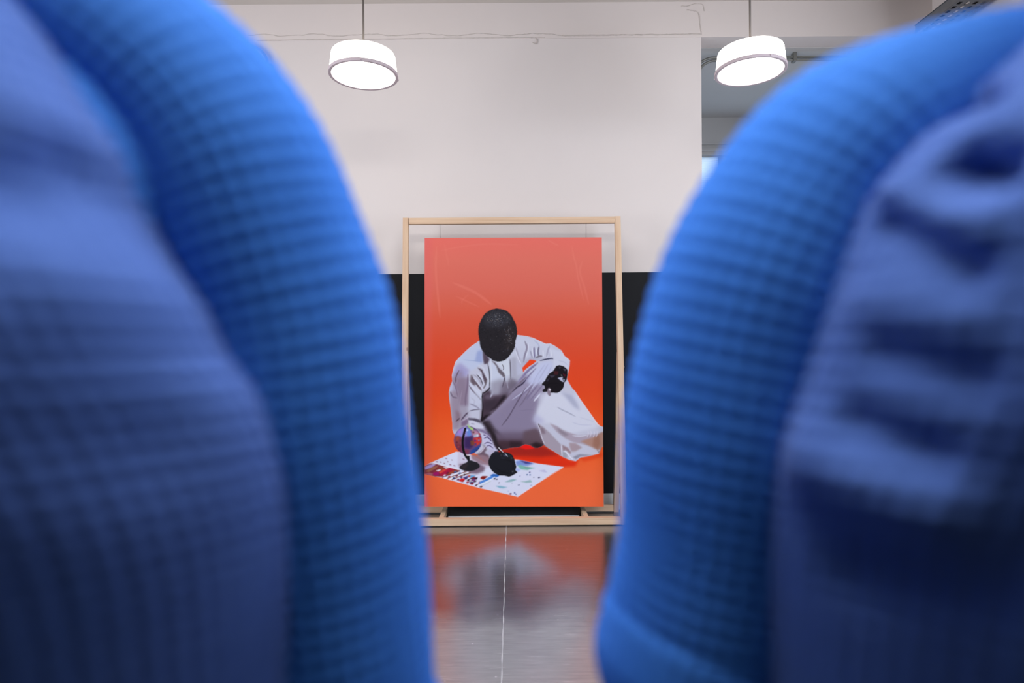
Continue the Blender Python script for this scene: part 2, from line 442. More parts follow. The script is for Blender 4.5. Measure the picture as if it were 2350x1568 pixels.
kn = thing('cable_tie', 'white tie knotted round the two conduits right of the lamp', 'cable tie', tuple(at(1857, 105, PY - .014)))
kx, ky, kz = kn.location
kv = catmull(np.array([(-.03, 0, .035), (-.01, -.006, .012), (.0, -.01, -.002), (.012, -.008, -.018), (0, -.008, -.03), (-.012, -.008, -.018), (0, -.012, 0.0), (.012, -.006, .014), (.032, 0, .033)]), 6)
v, f = tube_geo(kv, 0.004, 8); obj('knot', new_mesh('knot', v, f, M_TIE, True), kn)
v, f = tube_geo([(-.03, 0, .035), (0, .0, .039), (.032, 0, .033)], 0.0045, 8); obj('loop', new_mesh('loop', v, f, M_TIE, True), kn)
LY = WY - 0.022
def P3(px, py): return at(px, py, LY)
a3 = pipe('conduit_pipe', 'grey conduit bent in a quarter circle on the upper left of the white wall',
          [(-4.27, LY, P3(0, 107).z), P3(200, 106), P3(540, 105), P3(575, 106), P3(592, 112), P3(605, 123), P3(613, 140), P3(614, 170), P3(615, 400), P3(616, 622)], 0.010, M_STEEL)
child_box(a3, 'pipe_clip', (P3(618, 152).x - .03, LY - 0.012, P3(618, 152).z - .012), (P3(618, 152).x + .022, LY + 0.0205, P3(618, 152).z + .012), M_STEEL)

def cable_tray():
    t = thing('cable_tray', 'perforated dark steel cable tray under the ceiling along the right wall', 'cable tray', (2.93, 0.6, 3.36))
    x0, x1, y0, y1 = -0.10, 0.10, 0.0, 3.55
    M_T = mat('dark_galvanised_tray', (0.20, 0.205, 0.22), 0.45, 0.7, noise=(20, 0.15))
    # floor of the tray: a sheet with rows of slots
    v, f = [], []
    nx, pitch = 4, 0.05
    ny = int((y1 - y0) / pitch)
    cw = (x1 - x0) / nx
    for i in range(ny):
        for k in range(nx):
            ax, ay = x0 + k * cw, y0 + i * pitch
            o_ = [(ax, ay), (ax + cw, ay), (ax + cw, ay + pitch), (ax, ay + pitch)]
            g = 0.30
            n_ = [(ax + cw * .26, ay + pitch * .2), (ax + cw * .74, ay + pitch * .2), (ax + cw * .74, ay + pitch * .8), (ax + cw * .26, ay + pitch * .8)]
            b0 = len(v)
            v += [(p[0], p[1], 0) for p in o_] + [(p[0], p[1], 0) for p in n_]
            for q in range(4):
                f.append((b0 + q, b0 + (q + 1) % 4, b0 + 4 + (q + 1) % 4, b0 + 4 + q))
    me = new_mesh('tray_sheet', v, f, M_T)
    o = obj('tray_sheet', me, t)
    sm = o.modifiers.new('thick', 'SOLIDIFY'); sm.thickness = 0.0025; sm.offset = 0
    for x in (x0, x1):
        box('side_rail', (x - 0.0015, y0, 0), (x + 0.0015, y1, 0.055), M_T, t)
        box('rail_lip', (x - 0.007, y0, 0.055), (x + 0.007, y1, 0.058), M_T, t)
    for y in (0.4, 1.7, 3.0):
        box('support_bracket', (x0 - 0.02, y - 0.015, -0.012), (0.149, y + 0.015, -0.0015), M_T, t)
    for k, x in enumerate((-0.06, -0.03, 0.02, 0.055)):
        P = catmull(np.array([(x + RNG.uniform(-.012, .012), y, 0.012 + 0.004 * (k % 2)) for y in np.linspace(y0 + .01, y1 - .01, 9)]), 6)
        vv, ff = tube_geo(P, 0.009, 8)
        obj('cable', new_mesh('cable', vv, ff, mat('black_cable_sheath', (0.02, 0.02, 0.025), 0.5, noise=(10, .1)), True), t)
cable_tray()

# ------------------------------------------------------------------ pendant lamps
def pendant(x, y, z, label, group=None, grid=False):
    R0, R1, H = 0.184, 0.199, 0.128
    t = thing('pendant_lamp', label, 'lamp', (x, y, z), group)
    lathe('shade', [(0.0, H + 0.006), (R0 - 0.05, H + 0.005), (R0 - 0.012, H), (R0 - 0.003, H - 0.004), (R0, H - 0.012), (R1 - 0.003, 0.012), (R1 - 0.006, 0.012), (R0 - 0.006, H - 0.014), (R0 - 0.016, H - 0.008), (0, H - 0.002)], M_SHADE, t, 72)
    lathe('rim', [(R1 - 0.0155, 0.001), (R1 - 0.004, -0.002), (R1 + 0.001, 0.0), (R1 + 0.002, 0.006), (R1 + 0.001, 0.017), (R1 - 0.004, 0.019), (R1 - 0.0155, 0.013), (R1 - 0.0155, 0.001)], M_RIM, t, 72)
    lathe('diffuser', [(0, 0.004), (R1 - 0.016, 0.006), (R1 - 0.016, 0.011), (0, 0.011)], M_DISC, t, 72)
    tube('rod', [(0, 0, H), (0, 0, CZ - z - 0.03)], 0.0062, M_ROD, t, 12)
    lathe('ceiling_rose', [(0, CZ - z - 0.035), (0.03, CZ - z - 0.033), (0.05, CZ - z - 0.012), (0.052, CZ - z - 0.0005), (0, CZ - z - 0.0005)], M_ROD, t, 32)
    for a in (math.radians(-80), math.radians(20), math.radians(150)):
        sc = box('rim_screw', (-0.005, -0.004, -0.004), (0.005, 0.004, 0.006), M_RIM, t, 0.001)
        sc.location = ((R1 + 0.002) * math.cos(a), (R1 + 0.002) * math.sin(a), 0.006); sc.rotation_euler = (0, 0, a)
    return t
lx0, lx1 = at(834.5, 176, 3.5).x, at(1722, 165, 3.5).x
pendant(lx0, 3.5, 2.797, 'lit white drum pendant lamp before the white wall, left of the orange print')
pendant(lx1, 3.5, 2.803, 'lit white drum pendant lamp right of the orange print, by the alcove opening')
pendant(lx0, -0.2, 2.80, 'lit white drum pendant lamp above the viewers, the one on the left')  # this unseen pair is added to light the people from above
pendant(lx1, -0.2, 2.80, 'lit white drum pendant lamp above the viewers, the one on the right')

# two unseen fill panels added overhead to brighten the people's shoulders
for x, s_ in ((-0.62, 'left'), (0.78, 'right')):
    t = thing('ceiling_light_panel', 'flat square light panel on the ceiling above the viewers, the %s one' % s_, 'ceiling light', (x, 0.15, CZ - 0.001))
    for lo, hi in (((-.6, -.6), (.6, -.57)), ((-.6, .57), (.6, .6)), ((-.6, -.57), (-.57, .57)), ((.57, -.57), (.6, .57))):
        box('frame_bar', (lo[0], lo[1], -0.05), (hi[0], hi[1], 0), M_FRAMEW, t, 0.002)
    box('diffuser', (-.568, -.568, -0.042), (.568, .568, -0.034), M_FILL_PANEL, t)

# ------------------------------------------------------------------ timber display stand
HW = 0.7535; CX = 0.004
YB, YT = 3.975, 4.135       # the front frame leans back
ZT = at(1175, 500, YT).z
TH = 0.040                   # timber face
t = thing('display_stand', 'pale pine timber easel frame standing on the floor around the orange print', 'display stand', (CX, 4.0, 0))
def stand(name, p, q, w, th, wdir):
    bm = beam_geo(Vector(p) - Vector(t.location), Vector(q) - Vector(t.location), w, th, wdir)
    return obj(name, bm_mesh(name, bm, M_WOODX if 'rail' in name else M_WOOD), t)
def lean(z): return YB + (YT - YB) * z / ZT
for s in (-1, 1):
    x = CX + s * (HW - 0.019)
    stand('post', (x, lean(0.003), 0.003), (x, lean(ZT), ZT), 0.038, 0.042, (1, 0, 0))
    # rear leg, hinged high on the post and standing near the wall
    zt = 1.15
    stand('rear_leg', (x + s * 0.001, 4.285, 0.003), (x + s * 0.001, lean(zt) + 0.018, zt), 0.036, 0.040, (1, 0, 0))
    hb = lathe('hinge_bolt', [(0, 0.0), (0.009, 0.0), (0.009, 0.007), (0.0, 0.008)], M_STEEL, t, 16)
    hb.rotation_euler = (0, s * math.pi / 2, 0); hb.location = Vector((x + s * 0.019, lean(zt - .1), zt - .1)) - Vector(t.location)
xi = HW - 0.0395
stand('top_rail', (CX - xi, lean(ZT) - 0.0, ZT - 0.0215), (CX + xi, lean(ZT) - 0.0, ZT - 0.0215), 0.043, 0.040, (0, 0, 1))
stand('bottom_rail', (CX - xi, YB + 0.002, 0.0285), (CX + xi, YB + 0.002, 0.0285), 0.045, 0.040, (0, 0, 1))
xr = xi + 0.0
stand('rear_rail', (CX - xr, 4.272, 0.0305), (CX - 0.47, 4.272, 0.0305), 0.043, 0.036, (0, 0, 1))
stand('rear_rail', (CX + 0.47, 4.272, 0.0305), (CX + xr, 4.272, 0.0305), 0.043, 0.036, (0, 0, 1))
for s in (-1, 1):
    stand('runner', (CX + s * 0.487, YB + 0.024, 0.030), (CX + s * 0.487, 4.296, 0.030), 0.032, 0.042, (1, 0, 0))

bb = thing('ballast_board', 'low black board lying between the runners under the orange print', 'board', (CX, 4.19, 0))
box('board', (-0.462, -0.025, 0.010), (0.462, 0.035, 0.125), M_BALLAST, bb, 0.003)
box('edge_strip', (-0.458, -0.024, 0.0), (0.458, 0.02, 0.010), M_STRIP, bb)

# ------------------------------------------------------------------ the orange photo print
# The picture is laid down, shape by shape, on a fine grid that becomes the print's colour layer.
class Painter:
    def __init__(s, x0, y0, x1, y1):
        s.x0, s.y0, s.x1, s.y1 = x0, y0, x1, y1
        s.w, s.h = int(x1 - x0), int(y1 - y0)
        s.img = np.zeros((s.h, s.w, 3))
    def _win(s, pts, pad):
        P = np.asarray(pts, float)
        a = max(0, int(P[:, 0].min() - s.x0 - pad)); b = min(s.w, int(P[:, 0].max() - s.x0 + pad) + 2)
        c = max(0, int(P[:, 1].min() - s.y0 - pad)); d = min(s.h, int(P[:, 1].max() - s.y0 + pad) + 2)
        return a, b, c, d
    def _blend(s, win, m_, col, alpha):
        a, b, c, d = win
        if b <= a or d <= c: return
        k = np.clip(m_ * alpha * 1.1, 0, 1)[..., None]
        s.img[c:d, a:b] = s.img[c:d, a:b] * (1 - k) + np.asarray(col, float) * k
    def mask(s, pts, soft):
        """anti-aliased polygon mask, blurred by soft pixels"""
        pad = int(3 * soft) + 2
        win = s._win(pts, pad); a, b, c, d = win
        if b <= a or d <= c: return win, None
        SS = 3
        X = (np.arange((b - a) * SS) + .5) / SS + a + s.x0; Y = (np.arange((d - c) * SS) + .5) / SS + c + s.y0
        ins = np.zeros((len(Y), len(X)), bool)
        P = np.asarray(pts, float)
        for i in range(len(P)):
            xa, ya = P[i]; xb, yb = P[(i + 1) % len(P)]
            if ya == yb: continue
            rows = (Y > min(ya, yb)) & (Y <= max(ya, yb))
            if not rows.any(): continue
            xc = xa + (Y[rows] - ya) * (xb - xa) / (yb - ya)
            ins[rows] ^= X[None, :] > xc[:, None]
        m_ = ins.reshape(d - c, SS, b - a, SS).mean((1, 3))
        if soft > 0.3:
            r = int(3 * soft) + 1; k = np.exp(-np.arange(-r, r + 1) ** 2 / (2 * soft * soft)); k /= k.sum()
            q = np.pad(m_, ((r, r), (0, 0)), mode='edge'); m_ = sum(k[i] * q[i:i + m_.shape[0]] for i in range(2*r+1))
            q = np.pad(m_, ((0, 0), (r, r)), mode='edge'); m_ = sum(k[i] * q[:, i:i + m_.shape[1]] for i in range(2*r+1))
        return win, m_
    def poly(s, pts, col, soft=0.4, alpha=1.0, smooth=False, clip=None):
        if smooth:
            P = np.asarray(list(pts) + [pts[0]], float); pts = catmull(P, 5)[:-1]
        win, m_ = s.mask(pts, soft)
        if m_ is None: return
        if clip is not None: m_ = m_ * clip[win[2]:win[3], win[0]:win[1]]
        s._blend(win, m_, col, alpha)
    def full(s, pts, smooth=False, soft=0.4):
        if smooth: pts = catmull(np.asarray(list(pts) + [pts[0]], float), 5)[:-1]
        win, m_ = s.mask(pts, soft); out = np.zeros((s.h, s.w)); out[win[2]:win[3], win[0]:win[1]] = m_
        return out
    def line(s, pts, col, w=2.0, soft=0.8, alpha=1.0, taper=True, clip=None):
        P = catmull(np.asarray(pts, float), 6) if len(pts) > 2 else np.asarray(pts, float)
        win = s._win(P, w + 3 * soft + 2); a, b, c, d = win
        if b <= a or d <= c: return
        X, Y = np.meshgrid(np.arange(a, b) + .5 + s.x0, np.arange(c, d) + .5 + s.y0)
        best = np.full(X.shape, 9e9); n_ = len(P) - 1
        for i in range(n_):
            p, q = P[i], P[i + 1]; e = q - p; L2 = e @ e + 1e-9
            t = np.clip(((X - p[0]) * e[0] + (Y - p[1]) * e[1]) / L2, 0, 1)
            dd = np.hypot(X - p[0] - t * e[0], Y - p[1] - t * e[1])
            hw = w / 2
            if taper:
                u = (i + t) / n_; hw = hw * np.clip(4 * np.minimum(u + .08, 1.08 - u), 0, 1)
            best = np.minimum(best, dd - hw)
        m_ = np.clip(0.5 - best / (2 * soft), 0, 1); m_ = m_ * m_ * (3 - 2 * m_)
        if clip is not None: m_ = m_ * clip[c:d, a:b]
        s._blend(win, m_, col, alpha)
    def ell(s, cx, cy, rx, ry, col, soft=0.5, alpha=1.0, rot=0.0, clip=None):
        t_ = np.linspace(0, 2 * math.pi, 28, endpoint=False); c, d = math.cos(rot), math.sin(rot)
        s.poly([(cx + rx*math.cos(a)*c - ry*math.sin(a)*d, cy + rx*math.cos(a)*d + ry*math.sin(a)*c) for a in t_], col, soft, alpha, clip=clip)

PX0, PX1, PY0, PY1 = 974, 1385, 545, 1163
A = Painter(PX0, PY0, PX1, PY1)
def za(x0, y0, k):       # coordinates measured on an enlargement
    return lambda *p: [(x0 + a / k, y0 + b / k) for a, b in p]
zA = za(1080, 700, 11.2); zB = za(1020, 770, 9.8); zC = za(1020, 900, 9.8); zD = za(1170, 760, 9.8)
zE = za(1170, 900, 9.223); zF = za(970, 960, 10.456); zG = za(1100, 1020, 11.75); zH = za(1080, 820, 9.8)

def paint():
    # studio background: coral at the top with some sheen painted in, red in the middle, bright orange floor
    ys = [545, 600, 660, 700, 740, 790, 840, 900, 940, 980, 1040, 1100, 1163]
    cs = [(222, 106, 96), (213, 107, 93), (208, 100, 86), (206, 93, 74), (205, 82, 60), (205, 74, 48), (209, 67, 36), (213, 68, 30), (217, 74, 30), (222, 84, 36), (226, 90, 42), (228, 98, 54), (228, 101, 60)]
    yy = np.arange(A.h) + PY0
    for k in range(3):
        A.img[:, :, k] = np.interp(yy, ys, [c[k] for c in cs])[:, None]
    # faint wipe marks in the upper part
    sm = (226, 128, 116)
    for pts, w, al in (([(1002, 566), (1000, 620), (1006, 690), (1010, 730)], 5, .25), ([(1014, 575), (1060, 566), (1120, 560), (1190, 562)], 3, .22), ([(1040, 650), (1090, 672), (1128, 700)], 6, .28), ([(1048, 682), (1100, 706)], 3, .22),
                       ([(1262, 552), (1276, 560), (1284, 563)], 3, .35), ([(1316, 566), (1320, 590), (1326, 612), (1330, 640), (1342, 690)], 3, .3), ([(1340, 600), (1334, 625), (1344, 660), (1354, 700)], 4, .25), ([(1020, 560), (1030, 610)], 4, .15), ([(1060, 700), (1062, 690), (1075, 678)], 2, .2)):
        A.line(pts, sm, w, 2.0, al)
    A.poly([(974, 545), (990, 545), (986, 1163), (974, 1163)], (214, 96, 100), 5, .35)  # pinkish haze on the left edge, foreground blur painted into the ink
    # red shade of the figure on the floor
    A.poly([(1120, 1040), (1190, 1026), (1240, 1026), (1275, 1041), (1310, 1060), (1330, 1056), (1320, 1072), (1290, 1074), (1236, 1066), (1190, 1057), (1150, 1050)], (212, 46, 18), 3.0, .95)
    A.poly([(1140, 1036), (1190, 1026), (1250, 1026), (1285, 1046), (1240, 1050), (1180, 1048)], (150, 32, 26), 3.5, .85)
    A.poly(zE((200, 1180), (330, 1120), (430, 1140), (530, 1215), (330, 1230)), (222, 24, 20), 1.2, .9)
    A.poly([(1330, 1052), (1365, 1046), (1384, 1040), (1384, 1050), (1340, 1062)], (214, 56, 20), 2.5, .6)
    # ------- robe silhouette
    robe = [(1100.6, 784.3), (1081, 797.5), (1066, 811), (1045.5, 832), (1041, 846.5), (1037, 864), (1038, 877), (1032.8, 889.4), (1030, 902.6), (1031, 918), (1034.3, 941), (1036.8, 961), (1038.4, 977.5), (1038.4, 989), (1041, 996),
            (1062, 1030), (1096, 1045), (1119, 1066), (1140, 1046), (1145, 1036), (1170, 1030), (1191.7, 1028), (1205.8, 1021.4), (1216.6, 1023.6), (1227.5, 1030), (1235, 1030), (1249, 1023.6), (1260, 1031), (1273, 1038.8), (1290, 1049.6), (1306.6, 1057), (1321.8, 1060.5), (1332.6, 1051.8), (1348, 1049.6), (1363, 1046), (1375, 1043), (1380, 1031), (1386, 1024), (1386, 982.4),
            (1378, 980), (1371.7, 973.7), (1354, 948.8), (1332.6, 918.4), (1320.7, 900), (1313, 891.6), (1302.7, 873), (1305.7, 857), (1309, 841.6), (1309.8, 829.4), (1297.6, 820), (1290, 807), (1277, 797.8), (1265, 791), (1254.7, 791.6), (1241.4, 786), (1226, 778), (1211, 774), (1189.4, 771), (1150, 780)]
    C = A.full(robe)
    A.poly(robe, (194, 196, 216), 0.4)
    P = lambda pts, col, soft=1.0, al=1.0: A.poly(pts, col, soft, al, clip=C)
    Ln = lambda pts, col, w=2.5, soft=1.0, al=1.0: A.line(pts, col, w, soft, al, clip=C)
    # skirt over the raised thigh: mauve half-shade falling to dark at the bottom
    P([(1200, 860), (1170, 890), (1140, 930), (1108, 968), (1114, 1000), (1130, 1030), (1150, 1045), (1250, 1040), (1238, 985), (1225, 965), (1232, 940), (1240, 905), (1262, 900), (1230, 870)], (152, 144, 172), 4, .95)
    P([(1190, 905), (1120, 960), (1118, 990), (1150, 1000), (1230, 985), (1222, 960), (1236, 920)], (134, 124, 152), 5, .8)
    P([(1108, 970), (1122, 1000), (1132, 1022), (1146, 1036), (1170, 1034), (1160, 1010), (1135, 985), (1122, 965)], (66, 56, 68), 3, .95)
    P([(1125, 995), (1240, 990), (1252, 1030), (1200, 1040), (1150, 1044), (1130, 1020)], (104, 90, 112), 5, .85)
    P([(1135, 1012), (1250, 1012), (1255, 1036), (1140, 1046)], (66, 46, 56), 4, .9)
    P(zE((300, 850), (560, 780), (640, 880), (720, 1140), (560, 1210), (420, 1150), (260, 1130)), (96, 76, 86), 3, .75)
    P(zE((430, 1130), (560, 1080), (730, 1130), (600, 1220)), (42, 28, 32), 2, .9)
    P(zE((0, 1060), (250, 1080), (260, 1140), (0, 1210)), (46, 32, 40), 2.5, .8)
    # light hip and long skirt
    P(zE((760, 60), (720, 180), (620, 380), (580, 560), (600, 680), (850, 680), (1300, 900), (1900, 760), (1800, 620), (1450, 100), (1100, 20)), (207, 210, 228), 3, .95)
    P(zE((560, 480), (480, 640), (620, 700), (760, 640)), (178, 178, 212), 4, .7)
    # folds fanning from the knee over the thigh
    for a in (((700, 1000), (430, 1330), (150, 1568)), ((760, 1080), (520, 1380), (330, 1568)), ((800, 1180), (600, 1420), (480, 1568)), ((620, 1250), (480, 1440), (380, 1568))):
        Ln(zD(*a), (122, 112, 144), 2.6, 1.2, .75)
    for a in (((660, 1000), (380, 1330), (60, 1568)), ((740, 1040), (480, 1340)), ((700, 1420), (560, 1568))):
        Ln(zD(*a), (196, 198, 226), 2.4, 1.2, .75)
    P(zD((720, 720), (980, 690), (990, 900), (850, 1050), (740, 1200), (500, 1240), (380, 1150), (560, 900)), (190, 196, 228), 4, .85)
    for a in (((800, 780), (640, 1000), (520, 1200)), ((880, 760), (760, 960), (640, 1160)), ((950, 820), (860, 1000))):
        Ln(zD(*a), (168, 172, 206), 2.2, 1.2, .6)
    # edge of the raised thigh against the body
    Ln(zD((640, 740), (440, 900), (220, 1120), (0, 1330)), (128, 118, 160), 5, 1.4, .9)
    Ln(zD((600, 860), (420, 1050), (300, 1200), (160, 1260)), (118, 110, 148), 3, 1.2, .8)
    Ln(zH((1250, 480), (1000, 720), (700, 1050), (420, 1340)), (120, 108, 128), 5, 1.2, .9)
    Ln(zH((1120, 600), (820, 880), (500, 1210), (300, 1470)), (158, 146, 168), 1.6, .8, .8)
    Ln(zH((1250, 540), (1150, 640), (1050, 700), (950, 800)), (52, 46, 66), 3, 1.0, .85)
    Ln(zH((1240, 720), (1050, 1040), (860, 1360), (700, 1568)), (92, 80, 102), 2.6, 1.0, .8)
    Ln(zH((1400, 660), (1200, 1000), (1100, 1130)), (112, 100, 124), 2.4, 1.2, .7)
    Ln(zH((1568, 860), (1430, 1020)), (214, 214, 232), 2.4, .9, .9)
    Ln(zH((1100, 1230), (1300, 1205), (1420, 1210)), (122, 112, 140), 1.2, .8, .6)
    Ln(zH((620, 1200), (760, 1290), (830, 1390)), (140, 130, 150), 1.3, .9, .5)
    # ------- torso
    P([(1124, 826), (1122, 860), (1126, 900), (1150, 905), (1172, 880), (1186, 880), (1200, 862), (1196, 842), (1180, 800), (1160, 820)], (196, 200, 218), 2, .9)
    P(zH((440, 60), (430, 740), (470, 900), (650, 860), (720, 700), (760, 500), (640, 380), (560, 200)), (198, 205, 226), 2, .9)
    P(zH((900, 60), (910, 500), (1030, 620), (1180, 400), (1130, 220), (1010, 0)), (168, 168, 188), 3, .8)
    P(zH((1040, 60), (1050, 460), (1180, 380), (1150, 240)), (188, 192, 216), 2.5, .8)
    P(zH((700, 640), (650, 900), (860, 880), (1060, 600), (900, 540), (850, 600), (780, 560)), (112, 102, 122), 4, .85)
    P(zH((880, 480), (860, 760), (1000, 700), (1080, 580)), (112, 104, 120), 3, .7)
    # deep shade in the lap
    P(zH((250, 860), (440, 740), (480, 880), (660, 860), (860, 820), (780, 960), (560, 1180), (240, 1480), (250, 1100)), (70, 56, 70), 3, .95)
    P(zH((300, 1020), (560, 960), (620, 1040), (480, 1180), (300, 1240)), (58, 48, 60), 4, .9)
    P(zH((740, 860), (820, 900), (560, 1180), (420, 1230), (560, 1130), (660, 1000)), (26, 18, 26), 2, .9)
    P(zH((480, 1270), (240, 1500), (220, 1420), (330, 1330)), (24, 16, 24), 1.6, .9)
    P(zH((320, 880), (440, 860), (560, 860), (480, 960), (330, 960)), (120, 108, 128), 3, .6)
    Ln(zH((560, 700), (500, 830), (450, 920)), (196, 200, 222), 4, 1.4, .8)
    # collar, placket and front folds
    P(zB((850, 340), (960, 480), (1020, 560), (980, 650), (900, 668), (870, 560)), (84, 70, 86), 1.2, .95)
    Ln(zH((390, 150), (430, 400), (432, 740)), (62, 58, 70), 2.0, .8, .9)
    Ln(zH((450, 80), (470, 300), (470, 700)), (214, 218, 232), 2, .9, .7)
    P(zH((470, 90), (570, 150), (640, 260), (760, 380), (790, 450), (755, 480), (630, 360), (590, 230)), (106, 98, 110), .9, .95)
    P(zH((570, 120), (860, 60), (890, 420), (800, 450), (740, 300)), (206, 212, 226), 1, .85)
    Ln(zH((720, 180), (750, 260), (740, 310)), (70, 66, 80), 1.6, .7, .85)
    Ln(zH((780, 470), (760, 560), (720, 700)), (64, 58, 74), 2.6, .9, .85)
    Ln(zH((895, 70), (905, 300), (910, 520)), (74, 66, 82), 1.8, .8, .9)
    Ln(zH((820, 470), (830, 620), (850, 720)), (190, 194, 214), 2.4, 1.0, .7)
    # ------- left shoulder and sleeve
    P(zB((790, 140), (450, 400), (250, 610), (420, 700), (600, 820), (850, 660), (850, 350)), (188, 198, 226), 2.5, .9)
    P(zB((740, 380), (850, 340), (870, 640), (690, 600)), (150, 164, 212), 2.2, .8)
    P(zB((360, 640), (250, 720), (190, 940), (330, 1000), (520, 950), (560, 800)), (164, 160, 206), 3, .85)
    P(zB((180, 950), (200, 1060), (300, 1400), (330, 1600), (540, 1600), (550, 950), (350, 980)), (148, 132, 156), 3, .85)
    P(zB((190, 1000), (180, 1060), (300, 1300), (240, 1330), (110, 1290)), (190, 196, 226), 1.6, .8)
    P(zC((110, 0), (300, 0), (360, 620), (330, 800), (180, 900)), (170, 158, 178), 2.5, .8)
    P(zC((250, 420), (370, 500), (360, 640), (260, 700)), (132, 104, 112), 2.5, .7)
    Ln(zB((330, 810), (260, 960), (250, 1080)), (92, 70, 84), 2.6, .9, .9)
    Ln(zB((390, 860), (310, 1000), (270, 1150)), (176, 160, 186), 2.0, .9, .7)
    Ln(zB((190, 1050), (260, 1220), (300, 1400)), (120, 100, 130), 2.4, 1.0, .8)
    Ln(zB((130, 1290), (190, 1400), (290, 1430)), (112, 102, 124), 3.4, 1.0, .85)
    Ln(zB((530, 900), (520, 1150), (480, 1400), (470, 1600)), (116, 98, 126), 4, 1.4, .75)
    Ln(zB((400, 1250), (360, 1450), (340, 1700), (370, 1960)), (190, 172, 196), 2, 1.0, .7)
    Ln(zB((430, 570), (640, 590), (850, 605)), (138, 156, 204), 1.2, .8, .7)
    P(zB((570, 1000), (560, 1560), (830, 1560), (850, 1330), (700, 1180)), (200, 204, 224), 1.5, .9)
    P(zB((600, 900), (580, 1060), (640, 1130), (720, 1160), (840, 1280), (820, 1180), (700, 1030)), (104, 90, 102), 1.3, .9)
    Ln(zB((560, 1060), (640, 1180), (800, 1330), (850, 1380)), (206, 210, 230), 2.2, .8, .9)
    Ln(zB((560, 1150), (640, 1270), (790, 1430), (820, 1480)), (106, 96, 116), 3, 1.0, .85)
    Ln(zB((650, 960), (760, 1100), (860, 1230)), (208, 210, 228), 2.4, .8, .9)
    Ln(zB((690, 1120), (760, 1220), (840, 1300)), (204, 206, 224), 2.4, .8, .85)
    Ln(zB((730, 900), (820, 1010), (870, 1140)), (58, 52, 66), 2.0, .7, .9)
    Ln(zB((640, 900), (720, 950), (800, 1050), (840, 1160)), (162, 158, 178), 3, 1.0, .7)
    Ln(zB((750, 880), (870, 1010), (900, 1150), (860, 1260)), (210, 214, 232), 2.4, .8, .9)
    P(zB((740, 740), (850, 790), (900, 900), (960, 1010), (920, 1140), (880, 1000), (840, 850)), (88, 74, 88), .9, .95)
    Ln(zB((770, 690), (880, 760), (940, 900), (1000, 1040), (960, 1190)), (204, 208, 224), 3, 1.0, .85)
    Ln(zB((960, 1010), (930, 1120), (880, 1220)), (112, 104, 112), 3.4, 1.0, .8)
    Ln(zB((1030, 1190), (960, 1270), (870, 1330)), (38, 30, 36), 3, .9, .9)
    Ln(zB((600, 1420), (680, 1500), (640, 1600)), (150, 146, 172), 3, 1.4, .6)
    # half-shade that lies over the near sleeve and the lower chest
    P([(1042, 860), (1060, 850), (1074, 900), (1076, 985), (1060, 992), (1040, 990), (1034, 930)], (128, 112, 132), 4, .42)
    P([(1126, 880), (1150, 872), (1172, 884), (1160, 912), (1128, 912)], (120, 110, 128), 4, .45)
    P([(1186, 800), (1240, 800), (1262, 824), (1216, 834), (1200, 848)], (150, 148, 172), 4, .38)
    # gap between arm and lap
    Ln(zC((860, 40), (852, 180), (865, 360), (850, 560), (830, 660)), (22, 14, 20), 3.2, .9, .95)
    # elbow creases, forearm
    P(zC((560, 0), (545, 430), (850, 420), (850, 150), (760, 60)), (194, 198, 220), 2, .6)
    Ln(zC((570, 280), (700, 340), (790, 400)), (140, 136, 164), 3.4, 1.2, .7)
    Ln(zC((560, 450), (680, 420), (810, 410)), (92, 88, 110), 2.0, .8, .85)
    Ln(zC((380, 650), (450, 560), (530, 480)), (84, 70, 92), 3.4, 1.0, .85)
    Ln(zC((260, 680), (340, 610)), (74, 58, 70), 2.6, .9, .8)
    Ln(zC((400, 680), (500, 610), (600, 560)), (196, 184, 206), 2, .8, .8)
    P(zC((380, 690), (520, 620), (540, 700), (480, 770), (380, 790)), (122, 100, 130), 1.6, .85)
    P(zC((530, 600), (690, 610), (790, 640), (840, 720), (740, 700), (640, 660), (540, 650)), (84, 78, 98), 1.0, .9)
    P(zC((540, 660), (640, 670), (740, 710), (890, 800), (880, 830), (700, 850), (560, 760)), (206, 206, 226), 1.2, .9)
    Ln(zC((600, 730), (680, 740)), (150, 146, 176), 2.4, 1.0, .7)
    P(zC((690, 830), (860, 860), (1060, 1010), (1030, 1040), (900, 950), (780, 900)), (126, 112, 150), 1.2, .85)
    P(zC((840, 940), (960, 980), (1070, 1080), (1120, 1220), (1220, 1350), (1080, 1350), (960, 1260), (870, 1150)), (198, 196, 226), 1.2, .9)
    for a in (((890, 1060), (970, 1040), (1060, 1110)), ((900, 1180), (980, 1150), (1080, 1190)), ((910, 1280), (1000, 1220), (1100, 1280)), ((940, 1000), (1000, 1060), (1060, 1130)), ((880, 980), (930, 1000))):
        Ln(zC(*a), (74, 60, 108), 2.0, .8, .85)
    P(zC((830, 1180), (920, 1230), (860, 1330), (760, 1400), (560, 1460), (620, 1568), (980, 1568), (1010, 1440), (900, 1380), (960, 1300)), (104, 82, 98), 1.8, .85)
    P(zC((620, 1440), (960, 1450), (1000, 1500), (1000, 1640), (700, 1560)), (136, 104, 116), 2, .7)
    Ln(zC((780, 1400), (860, 1330), (910, 1260), (1000, 1240)), (206, 196, 216), 1.6, .7, .85)
    P(zC((960, 1330), (1080, 1300), (1130, 1360), (1020, 1440), (960, 1400)), (186, 180, 208), 1.6, .8)
    # dark gap right of the forearm
    P(zC((850, 720), (930, 780), (1040, 960), (1090, 1100), (1130, 1200), (1230, 1340), (1330, 1330), (1200, 1180), (1160, 1000), (1020, 800), (900, 660)), (38, 30, 36), 2.2, .9)
